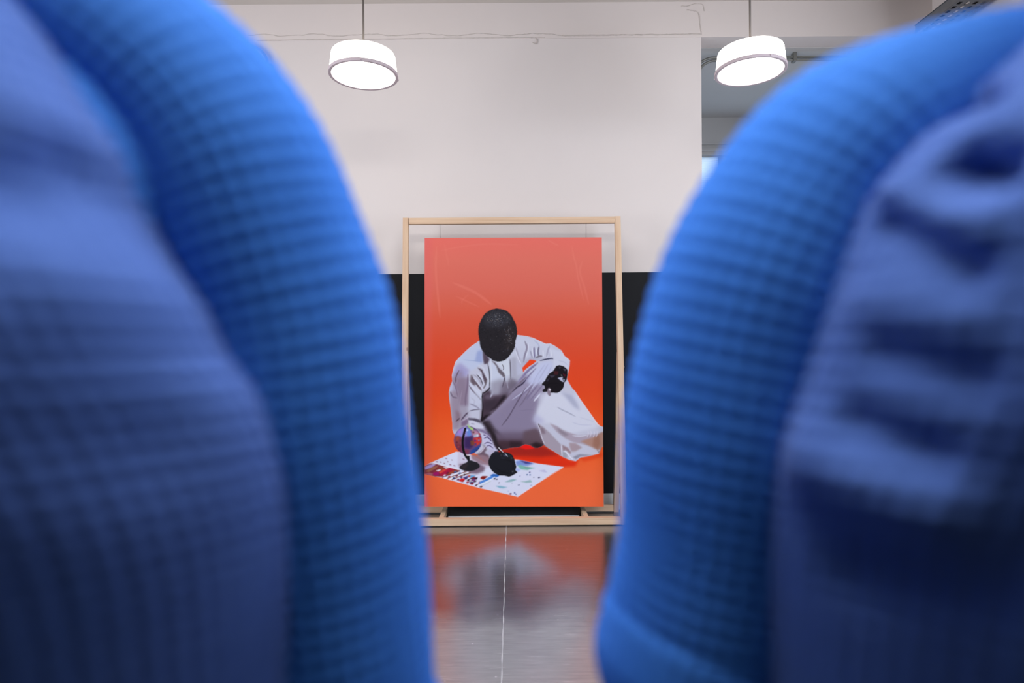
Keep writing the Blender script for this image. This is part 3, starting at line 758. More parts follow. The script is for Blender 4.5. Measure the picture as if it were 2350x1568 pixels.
    # ------- right sleeve
    P(zD((190, 110), (130, 260), (130, 420), (250, 640), (330, 700), (480, 600), (640, 600), (760, 640), (960, 620), (1000, 420), (900, 330), (550, 190)), (200, 204, 224), 2, .7)
    for pts, col, w, al in ((((350, 250), (400, 400), (350, 560), (320, 720)), (138, 132, 156), 4.4, .85), (((150, 400), (190, 560), (230, 700)), (160, 160, 182), 4, .7), (((560, 380), (560, 500), (570, 620)), (120, 114, 150), 3.6, .85), (((670, 370), (650, 480), (660, 590)), (112, 108, 134), 3.6, .85),
                            (((470, 460), (500, 560), (520, 620)), (150, 148, 176), 3.4, .7), (((910, 360), (870, 460), (840, 600)), (160, 158, 186), 3.6, .75), (((560, 230), (640, 300), (680, 380)), (170, 176, 206), 3, .6), (((600, 620), (680, 590), (740, 590)), (112, 106, 122), 4, .8), (((880, 460), (900, 560), (880, 630)), (176, 176, 204), 2.6, .6)):
        Ln(zD(*pts), col, w, 1.2, al)
    for pts in (((430, 300), (420, 460), (370, 620)), ((520, 400), (530, 520), (540, 620)), ((620, 420), (610, 540)), ((760, 460), (770, 600)), ((930, 420), (960, 600)), ((130, 440), (200, 640), (260, 760))):
        Ln(zD(*pts), (218, 220, 236), 2.2, 1.0, .8)
    Ln(zD((690, 690), (820, 660), (960, 640), (985, 655)), (34, 36, 72), 2.4, .7, .95)
    P(zD((960, 420), (1180, 480), (1360, 690), (1330, 920), (1280, 830), (1060, 800), (990, 900), (1000, 640)), (204, 208, 228), 2, .8)
    Ln(zD((1100, 690), (1230, 720), (1330, 800)), (178, 184, 212), 2, 1.0, .6)
    Ln(zD((190, 112), (400, 138), (560, 184), (700, 258), (830, 312), (930, 308), (1050, 372), (1180, 462), (1250, 592), (1370, 684)), (232, 220, 232), 1.6, .7, .75)
    Ln(zE((1390, 5), (1500, 172), (1700, 455), (1860, 690), (1960, 765)), (238, 230, 238), 2.0, .8, .8)
    Ln(zB((780, 148), (600, 278), (450, 410), (260, 615), (210, 750), (170, 920)), (224, 214, 234), 1.4, .7, .7)
    P(zE((1080, 20), (1330, 80), (1440, 260), (1500, 420), (1360, 330), (1200, 140)), (164, 168, 196), 3, .75)
    Ln(zE((1010, 340), (1120, 400), (1250, 460), (1400, 540)), (162, 166, 190), 2.6, 1.0, .85)
    Ln(zE((1330, 660), (1500, 710), (1750, 720)), (186, 190, 216), 2, 1.0, .7)
    Ln(zE((1500, 560), (1640, 600), (1800, 650)), (190, 194, 216), 2, 1.0, .6)
    # hem with the foot under it
    P(zE((850, 680), (1000, 740), (1130, 830), (1250, 870), (1450, 940), (1600, 930), (1850, 910), (1990, 870), (1990, 1150), (1900, 1230), (1700, 1160), (1550, 1120), (1350, 1080), (1180, 1000), (1000, 860)), (170, 158, 176), 1.4, .95)
    P(zE((1000, 770), (1130, 840), (1260, 930), (1180, 950), (1060, 880)), (132, 122, 136), 2, .7)
    P(zE((1500, 1060), (1850, 950), (1920, 880), (1990, 865), (1990, 1160), (1940, 1200), (1880, 1250), (1700, 1160)), (172, 132, 120), 1.6, .9)
    P(zE((1780, 1000), (1900, 920), (1920, 1120), (1860, 1230), (1760, 1150)), (146, 100, 84), 2, .6)
    for x in (1640, 1700, 1770, 1830):
        Ln(zE((x, 980), (x + 30, 900), (x + 20, 840)), (214, 208, 224), 1.4, .7, .8)
    Ln(zE((1330, 940), (1480, 955), (1640, 935)), (210, 212, 230), 3, 1.0, .7)
    P(zE((610, 690), (720, 770), (850, 880), (960, 1000), (1090, 1130), (1110, 1380), (950, 1280), (830, 1210), (730, 1130), (660, 960)), (164, 154, 170), 1.2, .95)
    P(zE((640, 760), (720, 780), (760, 900), (680, 900)), (116, 96, 110), 2, .7)
    Ln(zE((600, 690), (640, 830), (690, 1000), (750, 1140)), (210, 206, 222), 1.6, .7, .9)
    P(zE((1110, 1130), (1240, 1200), (1300, 1290), (1290, 1330), (1180, 1240), (1130, 1270)), (150, 124, 134), 1.2, .85)
    P(zE((1260, 1090), (1400, 1100), (1540, 1190), (1400, 1270), (1310, 1280), (1270, 1180)), (166, 146, 156), 1.4, .85)
    P(zE((1340, 1390), (1480, 1330), (1640, 1340), (1780, 1350), (1500, 1380), (1400, 1440)), (140, 140, 160), 1.2, .85)
    P(zE((1120, 1290), (1170, 1250), (1230, 1380), (1180, 1430), (1120, 1380)), (150, 152, 166), 1.2, .7)
    Ln(zE((1140, 1270), (1200, 1290), (1290, 1400), (1340, 1440)), (222, 224, 238), 2.6, .9, .9)
    Ln(zE((1095, 1140), (1100, 1260), (1110, 1390)), (222, 220, 234), 1.6, .7, .9)
    Ln(zE((1860, 1240), (1890, 1290), (1950, 1180)), (90, 76, 84), 1.4, .8, .7)
    Ln(zE((610, 690), (640, 760)), (40, 34, 44), 1.8, .8, .8)
    A.img *= 1 - 0.05 * C[..., None]
    # opening between arm and knee shows the background
    A.poly(zD((290, 850), (460, 665), (560, 675), (610, 695), (560, 745), (430, 830), (340, 905), (312, 950)), (222, 66, 30), .5)
    # ------- dark beaded head
    head = zA((690, 112), (880, 147), (1030, 250), (1100, 370), (1170, 500), (1200, 650), (1200, 800), (1160, 960), (1145, 1100), (1080, 1230), (980, 1360), (880, 1440), (750, 1480), (600, 1450), (480, 1370), (380, 1290), (300, 1170), (255, 1050), (230, 880), (207, 700), (225, 550), (280, 400), (370, 260), (500, 165), (600, 130))
    A.poly(head, (34, 31, 36), .5, smooth=True)
    HC = A.full(head, True)
    A.poly(zA((330, 330), (520, 190), (760, 150), (980, 250), (1090, 420), (900, 560), (640, 600), (380, 560)), (50, 50, 58), 5, .8, clip=HC)
    A.poly(zA((880, 600), (1160, 520), (1180, 800), (1100, 1100), (900, 1300), (860, 900)), (46, 40, 42), 5, .6, clip=HC)
    R = np.random.RandomState(5)
    for _ in range(900):
        u, v_ = R.uniform(205, 1200), R.uniform(110, 1480)
        d_ = max(0, 1 - math.hypot((u - 700) / 420, (v_ - 380) / 260)) + max(0, 1 - math.hypot((u - 1010) / 170, (v_ - 820) / 420)) * .9 + .06
        if R.rand() > d_ * 1.2: continue
        (p,) = zA((u, v_)); g = R.uniform(80, 175) * (0.6 + .4 * min(1, d_)); tint = R.uniform(-12, 16)
        A.ell(p[0], p[1], R.uniform(.5, 1.0), R.uniform(.5, .9), (g + tint, g, g + 6 - tint), .35, .75, clip=HC)
    for _ in range(420):
        u, v_ = R.uniform(205, 1200), R.uniform(110, 1480); (p,) = zA((u, v_))
        A.ell(p[0], p[1], R.uniform(.6, 1.1), R.uniform(.5, 1.0), (18, 16, 20), .35, .7, clip=HC)
    # bumpy edge of the beads
    for p in catmull(np.asarray(list(head) + [head[0]]), 5):
        if R.rand() < .6: A.ell(p[0] + R.uniform(-.4, .4), p[1] + R.uniform(-.4, .4), .9, .9, (26, 22, 26), .35, .8)
    # ------- gloved hand on the knee
    A.poly(zD((1060, 810), (1130, 790), (1230, 820), (1310, 890), (1315, 1000), (1290, 1120), (1240, 1180), (1220, 1290), (1150, 1380), (1080, 1415), (930, 1410), (850, 1385), (760, 1395), (740, 1350), (800, 1310), (790, 1250), (730, 1235), (740, 1200), (810, 1130), (830, 1080), (900, 980), (990, 920)), (22, 18, 24), .4)
    for pts, col, al in ((((1085, 1080), (1200, 1050), (1210, 1100), (1250, 1110), (1240, 1170), (1190, 1165)), (176, 180, 204), .9), (((1210, 880), (1280, 880), (1260, 930)), (92, 92, 112), .8), (((1010, 920), (1110, 930), (1090, 1010), (1000, 1000)), (66, 26, 32), .8), (((1210, 970), (1270, 1020), (1250, 1050)), (176, 22, 44), .85),
                         (((1160, 1000), (1190, 1020), (1180, 1040)), (200, 206, 200), .8), (((900, 1020), (1040, 1020), (960, 1080)), (70, 66, 84), .7), (((820, 1140), (920, 1060), (870, 1160)), (58, 56, 72), .7), (((1110, 830), (1180, 830), (1130, 880)), (70, 68, 78), .7)):
        A.poly(zD(*pts), col, .6, al)
    A.line(zD((1200, 1080), (1215, 1130), (1260, 1160)), (20, 16, 22), 1.4, .5, .9)
    A.line(zD((850, 1250), (930, 1200), (1100, 1200)), (8, 6, 10), 1.6, .7, .7)
    A.line(zD((1230, 900), (1240, 1000), (1270, 1060)), (14, 12, 16), 1.4, .6, .7)
    A.poly(zD((870, 1310), (900, 1300), (940, 1330), (925, 1400), (935, 1470), (900, 1485), (865, 1450), (850, 1390)), (128, 116, 132), .5)
    A.poly(zD((890, 1320), (935, 1330), (920, 1370), (890, 1350)), (206, 200, 206), .5)
    # ------- map sheet on the floor
    sheet = [(974, 1072), (986, 1064.5), (993, 1061.4), (1046.5, 1038.4), (1070, 1040), (1119, 1066), (1160, 1056), (1189.4, 1056.6), (1236, 1066), (1294, 1073.4), (1270, 1087), (1187.7, 1141), (1142.6, 1130.6), (1100, 1121.3), (1051.3, 1108.4), (1013, 1097.7), (996.8, 1094.8), (974, 1089.5)]
    MC = A.full(sheet)
    A.poly(sheet, (204, 208, 230), .4)
    Q = lambda pts, col, soft=.6, al=.95: A.poly(pts, col, soft, al, clip=MC)
    Q(zF((850, 820), (1180, 900), (1560, 1100), (1600, 1210), (1050, 1280), (830, 1170)), (196, 192, 214), 1.5)
    A.poly(zF((1160, 900), (1440, 900), (1640, 990), (1590, 1150), (1400, 1120), (1180, 1000)), (140, 112, 126), 1.6, .8)
    Q(zF((860, 1120), (1320, 1080), (1500, 1190), (1470, 1290), (1300, 1350), (1000, 1330)), (116, 96, 116), 2.0, .9)
    # flags and photographs along the left part
    Q(zF((45, 1160), (250, 1080), (430, 1140), (620, 1190), (880, 1260), (900, 1290), (560, 1420), (280, 1410), (45, 1360)), (120, 44, 58), .7)
    Q(zF((45, 1190), (160, 1130), (330, 1110), (220, 1200), (60, 1250)), (158, 138, 196), .8)
    Q(zF((60, 1290), (220, 1190), (400, 1140), (300, 1230), (140, 1310)), (146, 94, 74), .8)
    Q(zF((140, 1080), (240, 1060), (360, 1110), (250, 1130)), (184, 174, 196), .7)
    Q(zF((250, 1310), (420, 1180), (560, 1180), (440, 1270)), (134, 62, 40), .8)
    Q(zF((310, 1270), (400, 1240), (450, 1250), (370, 1295)), (206, 200, 214), .5)
    Q(zF((240, 1320), (400, 1290), (380, 1390), (260, 1390)), (150, 20, 96), .8)
    Q(zF((380, 1300), (500, 1240), (640, 1220), (520, 1320), (420, 1350)), (206, 66, 58), .7)
    Q(zF((640, 1210), (760, 1220), (700, 1300), (540, 1380), (400, 1400), (420, 1350)), (164, 22, 62), .8)
    Q(zF((600, 1330), (760, 1260), (860, 1270), (700, 1330), (600, 1390)), (150, 66, 40), .8)
    Q(zF((480, 1180), (600, 1180), (640, 1200), (560, 1230)), (200, 190, 206), .5)
    Q(zF((45, 1340), (170, 1320), (260, 1350), (200, 1390)), (156, 90, 108), .7)
    A.line(zF((250, 1078), (450, 1140), (640, 1190), (860, 1250)), (228, 222, 238), 1.8, .6, .95, False, MC)
    A.line(zF((460, 1440), (640, 1380), (900, 1280)), (40, 20, 26), 1.8, .6, .9, True, MC)
    for i, (c_, w) in enumerate((((214, 216, 236), 5), ((132, 92, 84), 2.2), ((222, 224, 240), 3.5), ((138, 86, 70), 2.2))):
        x = 520 + i * 62
        A.line(zF((x, 1450 + i * 12), (x + 220, 1370 + i * 8), (x + 440, 1290 + i * 12)), c_, w, .7, .9, False, MC)
    for pts, c_ in ((((860, 1520), (930, 1450), (1030, 1470), (950, 1545)), (206, 34, 42)), (((960, 1440), (1080, 1390), (1100, 1430), (1010, 1470)), (88, 70, 132)), (((1080, 1430), (1160, 1380), (1280, 1390), (1200, 1440)), (96, 158, 206)), (((1050, 1500), (1170, 1440), (1320, 1430), (1300, 1480), (1120, 1530)), (52, 22, 44)), (((1180, 1480), (1290, 1470), (1220, 1540)), (118, 60, 128)),
                    (((1380, 1440), (1430, 1400), (1560, 1410), (1450, 1490)), (136, 36, 30)), (((1100, 1560), (1180, 1530), (1240, 1560), (1180, 1600)), (60, 44, 90))):
        Q(zF(*pts), c_, .5)
    R2 = np.random.RandomState(3)
    for row in range(3):
        for k in range(9):
            x0, y0 = 1016 + k * 10.5 + row * 7, 1090.5 + k * 3.2 - row * 5.5
            if x0 > 1108 - row * 8: continue
            c_ = [(150, 34, 44), (40, 44, 100), (206, 204, 220), (96, 30, 60), (70, 100, 160), (60, 34, 50), (186, 60, 50)][R2.randint(7)]
            Q([(x0, y0 + 3.2), (x0 + 3.6, y0 - .6), (x0 + 8.4, y0 + .6), (x0 + 4.6, y0 + 4.4)], c_, .5, .8)
    Q(zG((20, 940), (130, 870), (230, 880), (120, 950)), (124, 28, 26), .5)
    Q(zG((0, 1090), (0, 1030), (270, 900), (380, 810), (560, 840), (500, 890), (300, 950), (120, 1040)), (74, 128, 206), .7)
    Q(zG((280, 850), (380, 815), (540, 850), (450, 890)), (40, 96, 176), .7)
    A.line(zG((-60, 1130), (200, 1020), (420, 900)), (214, 224, 242), 2.4, .6, .9, False, MC)
    A.line(zG((30, 1150), (200, 1070), (330, 1000)), (186, 196, 204), 1.6, .6, .8, True, MC)
    # the world map: pale water, green lands, specks
    Q(zG((970, 480), (1100, 440), (1500, 530), (1300, 600), (1020, 600)), (112, 136, 200), 1.4, .85)
    Q(zG((1090, 450), (1280, 480), (1440, 530), (1250, 540)), (52, 44, 112), 1.0, .8)
    Q(zG((1030, 590), (1120, 570), (1260, 630), (1520, 650), (1380, 680), (1300, 710), (1120, 690)), (118, 176, 166), 1.0)
    Q(zG((1180, 620), (1330, 630), (1420, 650), (1260, 660)), (104, 136, 120), .9, .8)
    Q(zG((990, 650), (1120, 690), (1060, 750), (980, 720)), (150, 168, 226), 1.2, .8)
    Q(zG((680, 1030), (820, 970), (900, 950), (1020, 960), (880, 1020), (760, 1030)), (138, 174, 184), .8)
    Q(zG((1090, 1010), (1230, 1010), (1380, 970), (1420, 1040), (1260, 1050)), (148, 178, 186), .8)
    Q(zG((430, 1130), (560, 1130), (760, 1170), (640, 1200), (540, 1190)), (128, 172, 196), .8)
    Q(zG((1600, 730), (1760, 700), (1840, 780), (1720, 760)), (170, 170, 210), 1.0, .7)
    for u, v_, a, b, c_ in ((1360, 770, 2.2, 1.2, (54, 60, 120)), (1290, 835, 2.0, 1.4, (64, 96, 150)), (1370, 840, 1.8, 1.4, (58, 90, 150)), (1610, 910, 2.6, 1.2, (16, 18, 60)), (1470, 905, 1.6, .8, (90, 90, 120)), (1065, 1110, 2.4, .9, (90, 100, 140)), (1395, 1118, 2.6, .9, (140, 150, 190)), (530, 1050, 2.2, .9, (90, 84, 120)), (410, 940, 2.6, 1.6, (34, 30, 50)), (470, 955, 2.6, 1.1, (40, 44, 80)),
                            (840, 1345, 2.6, 1.6, (84, 22, 56)), (950, 1320, 1.6, 2.2, (70, 86, 150)), (985, 1355, 1.6, 1.6, (90, 100, 160)), (780, 1275, 2.4, 1.0, (168, 180, 220)), (1090, 870, 2.6, 1.0, (150, 150, 190)), (880, 1075, 2, .8, (170, 176, 200))):
        (p,) = zG((u, v_)); A.ell(p[0], p[1], a, b, c_, .5, .85, -.2, MC)
    for u, v_, w in ((560, 980, 5), (340, 1060, 5), (430, 1070, 4), (520, 1100, 4), (600, 1060, 3), (660, 1130, 5), (760, 1155, 5), (700, 1020, 3), (980, 1000, 5)):
        (p,) = zF((u, v_)); A.ell(p[0], p[1], w * .55, 1.0, (120, 76, 104), .5, .75, .25, MC)
    A.line(zG((1030, 1425), (1600, 1050), (2270, 640)), (226, 206, 220), 1.2, .6, .7, False)
    # ------- globe on its stand
    gx, gy, gr = 1073.6, 1012.4, 32.2
    GC = A.full([(gx + gr * math.cos(a), gy + gr * math.sin(a)) for a in np.linspace(0, 2*math.pi, 60, endpoint=False)])
    A.ell(gx, gy, gr, gr, (96, 72, 120), .4)
    G = lambda pts, col, soft=1.6, al=.9: A.poly(pts, col, soft, al, clip=GC)
    G(zF((760, 440), (860, 290), (1000, 210), (1080, 230), (1180, 420), (1040, 480), (900, 470)), (150, 146, 216), 2.2)
    G(zF((1040, 260), (1120, 270), (1180, 420), (1080, 480)), (98, 142, 220), 1.6)
    G(zF((850, 330), (920, 310), (900, 400)), (196, 124, 206), 1.2)
    G(zF((750, 480), (930, 470), (920, 640), (900, 760), (800, 700)), (132, 58, 62), 2.0)
    G(zF((800, 460), (880, 450), (870, 540), (800, 550)), (156, 70, 40), 1.4)
    G(zF((780, 640), (930, 660), (950, 860), (840, 800)), (108, 38, 54), 1.8)
    G(zF((1000, 480), (1200, 460), (1210, 700), (1120, 760), (1000, 720)), (50, 34, 84), 2.2)
    G(zF((1180, 300), (1300, 320), (1400, 420), (1260, 480), (1190, 420)), (190, 140, 160), 1.6)
    G(zF((1220, 430), (1330, 400), (1340, 460), (1230, 480)), (170, 196, 214), 1.0)
    G(zF((1210, 500), (1400, 460), (1420, 600), (1280, 690), (1230, 640)), (198, 44, 44), 1.2)
    G(zF((1140, 560), (1230, 550), (1240, 660), (1160, 680)), (116, 66, 36), 1.2)
    for u, v_, c_ in ((1260, 560, (60, 40, 130)), (1350, 550, (120, 120, 170)), (1300, 520, (222, 90, 60)), (1320, 630, (206, 72, 40)), (1390, 520, (206, 96, 64)), (1270, 640, (60, 52, 120)), (820, 600, (86, 30, 40)), (860, 700, (150, 60, 60)), (1220, 360, (84, 60, 52)), (1370, 400, (196, 60, 40)), (900, 560, (110, 60, 50))):
        (p,) = zF((u, v_)); A.ell(p[0], p[1], 2.4, 2.2, c_, .8, .85, 0, GC)
    G(zF((1150, 800), (1380, 660), (1390, 720), (1280, 850), (1140, 900)), (20, 66, 146), 1.6)
    G(zF((1000, 760), (1130, 780), (1100, 880), (980, 880)), (120, 50, 70), 1.8)
    G(zF((1240, 820), (1420, 680), (1420, 760), (1300, 860)), (60, 44, 84), 1.6, .7)
    A.ell(gx, gy, gr - .4, gr - .4, (96, 60, 100), .5, .12)
    A.poly(zF((1070, 160), (1140, 230), (1210, 260), (1220, 320), (1160, 300), (1090, 230)), (158, 204, 112), .8, .9)
    A.ell(1072.6, 989.4, 1.8, 2.0, (226, 234, 250), .8, .9)
    A.ell(1096, 1002, 2.6, 2.4, (214, 222, 230), .9, .85)
    A.ell(1067.2, 983.5, 1.6, 1.4, (214, 220, 236), .5, .9)
    A.line(zF((1022, 270), (985, 420), (958, 560), (965, 720), (1000, 860), (1040, 930), (1100, 945)), (16, 14, 20), 5.0, .6, 1.0, False)
    A.line(zF((1030, 300), (1000, 440)), (74, 46, 64), 1.4, .6, .8)
    A.poly(zF((1010, 940), (1110, 930), (1130, 1000), (1120, 1040), (1080, 1040), (1060, 1000)), (20, 18, 22), .5)
    A.ell(1073, 1047, 2.2, 1.8, (196, 180, 172), .5, .9)
    A.poly(zF((1090, 1030), (1160, 1030), (1250, 1060), (1310, 1080), (1370, 1150), (1350, 1200), (1250, 1260), (1120, 1280), (980, 1262), (890, 1220), (890, 1180), (980, 1110), (1050, 1080)), (33, 32, 38), .6, smooth=True)
    A.poly(zF((920, 1190), (1050, 1100), (1100, 1120), (1000, 1240)), (54, 42, 48), 1.6, .7)
    # ------- gloved drawing hand with a pen
    hand = zG((330, 280), (430, 205), (560, 230), (700, 230), (820, 260), (900, 320), (950, 430), (970, 530), (1000, 620), (970, 710), (1030, 770), (900, 850), (800, 890), (690, 860), (520, 850), (400, 780), (310, 690), (250, 560), (245, 460), (280, 370))
    A.poly(hand, (26, 27, 34), .5)
    KC = A.full(hand)
    for u, v_, a, b, c_ in ((690, 320, 4.0, 1.8, (70, 78, 104)), (590, 310, 1.6, 2.2, (66, 66, 72)), (870, 390, 2.4, 2.0, (56, 72, 70)), (900, 745, 1.6, 2.2, (104, 104, 112)), (430, 240, 4, 1.4, (44, 46, 70)), (640, 400, 5, 2, (36, 40, 54)), (820, 330, 3, 1.6, (44, 60, 58))):
        (p,) = zG((u, v_)); A.ell(p[0], p[1], a, b, c_, 1.0, .8, .3, KC)
    for a in (((560, 420), (700, 430), (860, 480)), ((420, 640), (620, 760), (820, 800)), ((900, 500), (920, 640), (890, 740))):
        A.line(zG(*a), (14, 14, 18), 1.6, 1.0, .7, clip=KC)
    A.line(zG((525, 112), (640, 235)), (200, 196, 204), 2.2, .5, .95, False)
    A.line(zG((690, 260), (770, 350)), (190, 196, 212), 1.6, .6, .9)
    A.line(zG((480, 120), (560, 200), (640, 250)), (18, 14, 18), 2.2, .7, .9)
paint()

PRINT_GAIN = 1.06     # ink reflectance per displayed value under the room's light
lin = s2l(A.img) * PRINT_GAIN * np.linspace(0.94, 1.08, A.h)[:, None, None]  # ink lightened downwards to offset weaker light on the lower print
lin = np.clip(lin, 0.002, 0.93)

def print_mat():
    M = bpy.data.materials.new('satin_photo_print'); M.use_nodes = True
    N = M.node_tree.nodes; b = N['Principled BSDF']
    a = N.new('ShaderNodeAttribute'); a.attribute_name = 'ink'
    M.node_tree.links.new(a.outputs['Color'], b.inputs['Base Color'])
    b.inputs['Roughness'].default_value = 0.42; b.inputs['Specular IOR Level'].default_value = 0.14
    return M

tl, tr, bl, br = at(974.5, 546, 4.135), at(1381, 545, 4.135), at(974.5, 1163, 4.075), at(1385.5, 1163, 4.075)
pw = (tr - tl).length; cxp = (tl.x + br.x) / 2
pr = thing('photo_print', 'large orange photo print of a crouching white-robed figure, hung in the timber frame', 'photo print', (cxp, 4.105, bl.z))
o_ = Vector(pr.location)
gw, gh = A.w + 1, A.h + 1
U, V = np.meshgrid(np.linspace(0, 1, gw), np.linspace(0, 1, gh))
TL, TR, BL, BR = [np.array(p - o_) for p in (tl, tr, bl, br)]
gv = (TL * ((1-U)*(1-V))[..., None] + TR * (U*(1-V))[..., None] + BL * ((1-U)*V)[..., None] + BR * (U*V)[..., None]).reshape(-1, 3)
idx = np.arange(gw * gh).reshape(gh, gw)
gf = np.stack([idx[1:, :-1], idx[1:, 1:], idx[:-1, 1:], idx[:-1, :-1]], -1).reshape(-1, 4)
me = new_mesh('printed_image', gv, gf, print_mat())
big = np.pad(lin, ((0, 1), (0, 1), (0, 0)), mode='edge')
big[1:-1, 1:-1] = (lin[1:, 1:] + lin[:-1, 1:] + lin[1:, :-1] + lin[:-1, :-1]) / 4 * .5 + .5 * big[1:-1, 1:-1]
ca = me.color_attributes.new('ink', 'FLOAT_COLOR', 'POINT')
ca.data.foreach_set('color', np.concatenate([big.reshape(-1, 3), np.ones((gw * gh, 1))], 1).astype(np.float32).ravel())
obj('printed_image', me, pr)
nv = Vector(TL - BL).cross(Vector(TR - TL)).normalized()
if nv.y < 0: nv = -nv
bk = [Vector(p) + nv * 0.0008 for p in (TL, TR, BR, BL)] + [Vector(p) + nv * 0.006 for p in (TL, TR, BR, BL)]
obj('backing_panel', new_mesh('backing_panel', bk, [(3, 2, 1, 0), (4, 5, 6, 7), (0, 1, 5, 4), (1, 2, 6, 5), (2, 3, 7, 6), (3, 0, 4, 7)], mat('white_panel_board', (0.7, 0.68, 0.66), 0.6, noise=(5, .04))), pr)
for px in (1010, 1345):
    p = at(px, 548, 4.140) - o_; q = Vector((p.x + .0005, lean(ZT) - o_.y, ZT - 0.043 - o_.z))
    tube('hanging_wire', [p, (p + q) / 2, q], 0.0014, M_WIRE, pr, 6)

# ------------------------------------------------------------------ the two viewers in blue waffle-knit sweaters
def knit_mat(name, base, dark, sheen):
    M = bpy.data.materials.new(name); M.use_nodes = True
    N = M.node_tree.nodes; L = M.node_tree.links; b = N['Principled BSDF']
    b.inputs['Roughness'].default_value = 0.85; b.inputs['Specular IOR Level'].default_value = 0.06
    b.inputs['Sheen Weight'].default_value = sheen; b.inputs['Sheen Roughness'].default_value = 0.5
    b.inputs['Sheen Tint'].default_value = (0.45, 0.6, 1.0, 1)
    tc = N.new('ShaderNodeTexCoord')
    nz = N.new('ShaderNodeTexNoise'); nz.inputs['Scale'].default_value = 260; nz.inputs['Detail'].default_value = 3
    L.new(tc.outputs['Object'], nz.inputs['Vector'])
    n2 = N.new('ShaderNodeTexNoise'); n2.inputs['Scale'].default_value = 14; n2.inputs['Detail'].default_value = 3
    L.new(tc.outputs['Object'], n2.inputs['Vector'])
    av = N.new('ShaderNodeMath'); av.operation = 'ADD'; L.new(nz.outputs['Fac'], av.inputs[0]); L.new(n2.outputs['Fac'], av.inputs[1])
    r = N.new('ShaderNodeValToRGB'); e = r.color_ramp.elements
    e[0].position = 0.35; e[0].color = (*dark, 1); e[1].position = 0.65; e[1].color = (*base, 1)
    hv = N.new('ShaderNodeMath'); hv.operation = 'MULTIPLY'; hv.inputs[1].default_value = 0.5
    L.new(av.outputs[0], hv.inputs[0]); L.new(hv.outputs[0], r.inputs['Fac']); L.new(r.outputs['Color'], b.inputs['Base Color'])
    bp = N.new('ShaderNodeBump'); bp.inputs['Strength'].default_value = 0.4; bp.inputs['Distance'].default_value = 0.001
    L.new(nz.outputs['Fac'], bp.inputs['Height']); L.new(bp.outputs['Normal'], b.inputs['Normal'])
    return M
M_SLEEVE = knit_mat('bright_blue_knit', (0.056, 0.22, 0.74), (0.042, 0.18, 0.64), 0.02)
M_BODY = knit_mat('dusty_blue_knit', (0.085, 0.165, 0.49), (0.066, 0.135, 0.42), 0.25)
M_SKIN = mat('skin', (0.50, 0.30, 0.21), 0.5, noise=(30, 0.06))
M_HAIR = mat('dark_hair', (0.025, 0.017, 0.012), 0.6, noise=(60, 0.3, (4, 4, 1)), bump=(90, 0.5, (4, 4, 1)))
M_HAIR2 = mat('brown_hair', (0.10, 0.055, 0.03), 0.6, noise=(60, 0.3, (4, 4, 1)), bump=(90, 0.5, (4, 4, 1)))
M_DENIM = mat('dark_denim', (0.018, 0.024, 0.045), 0.8, noise=(120, 0.25), bump=(200, 0.1))
M_TROUSER = mat('black_trouser_cloth', (0.014, 0.014, 0.016), 0.8, noise=(120, 0.2))
M_SHOE = mat('black_shoe_leather', (0.012, 0.012, 0.013), 0.4, noise=(40, 0.2))
M_SOLE = mat('pale_rubber_sole', (0.5, 0.49, 0.46), 0.7, noise=(30, 0.08))
M_EYE = mat('eye_white', (0.75, 0.73, 0.7), 0.2, noise=(80, 0.02))
M_IRIS = mat('dark_iris', (0.04, 0.025, 0.015), 0.2, noise=(200, 0.2))

def waffle(v, u, row=0.0100, col=0.0095, depth=0.0027):
    """relief of the knit: deep grooves between rows, shallower pits between stitches"""
    a = np.sqrt(np.abs(np.sin(np.pi * v / row))); c = np.sqrt(np.abs(np.sin(np.pi * u / col)))
    return depth * (a * (0.35 + 0.65 * c) - 0.55)

def grid_faces(nr, nc, wrap=True):
    r = np.arange(nr - 1)[:, None]; c = np.arange(nc if wrap else nc - 1)[None, :]
    c2 = (c + 1) % nc
    return np.stack(np.broadcast_arrays(r * nc + c, r * nc + c2, (r + 1) * nc + c2, (r + 1) * nc + c), -1).reshape(-1, 4)

def resample(P, R, step):
    C = catmull(np.column_stack([P, R]), 40)
    d = np.concatenate([[0], np.cumsum(np.linalg.norm(np.diff(C[:, :3], axis=0), axis=1))])
    n_ = max(8, int(d[-1] / step)); s_ = np.linspace(0, d[-1], n_)
    return np.stack([np.interp(s_, d, C[:, k]) for k in range(C.shape[1])], 1), s_

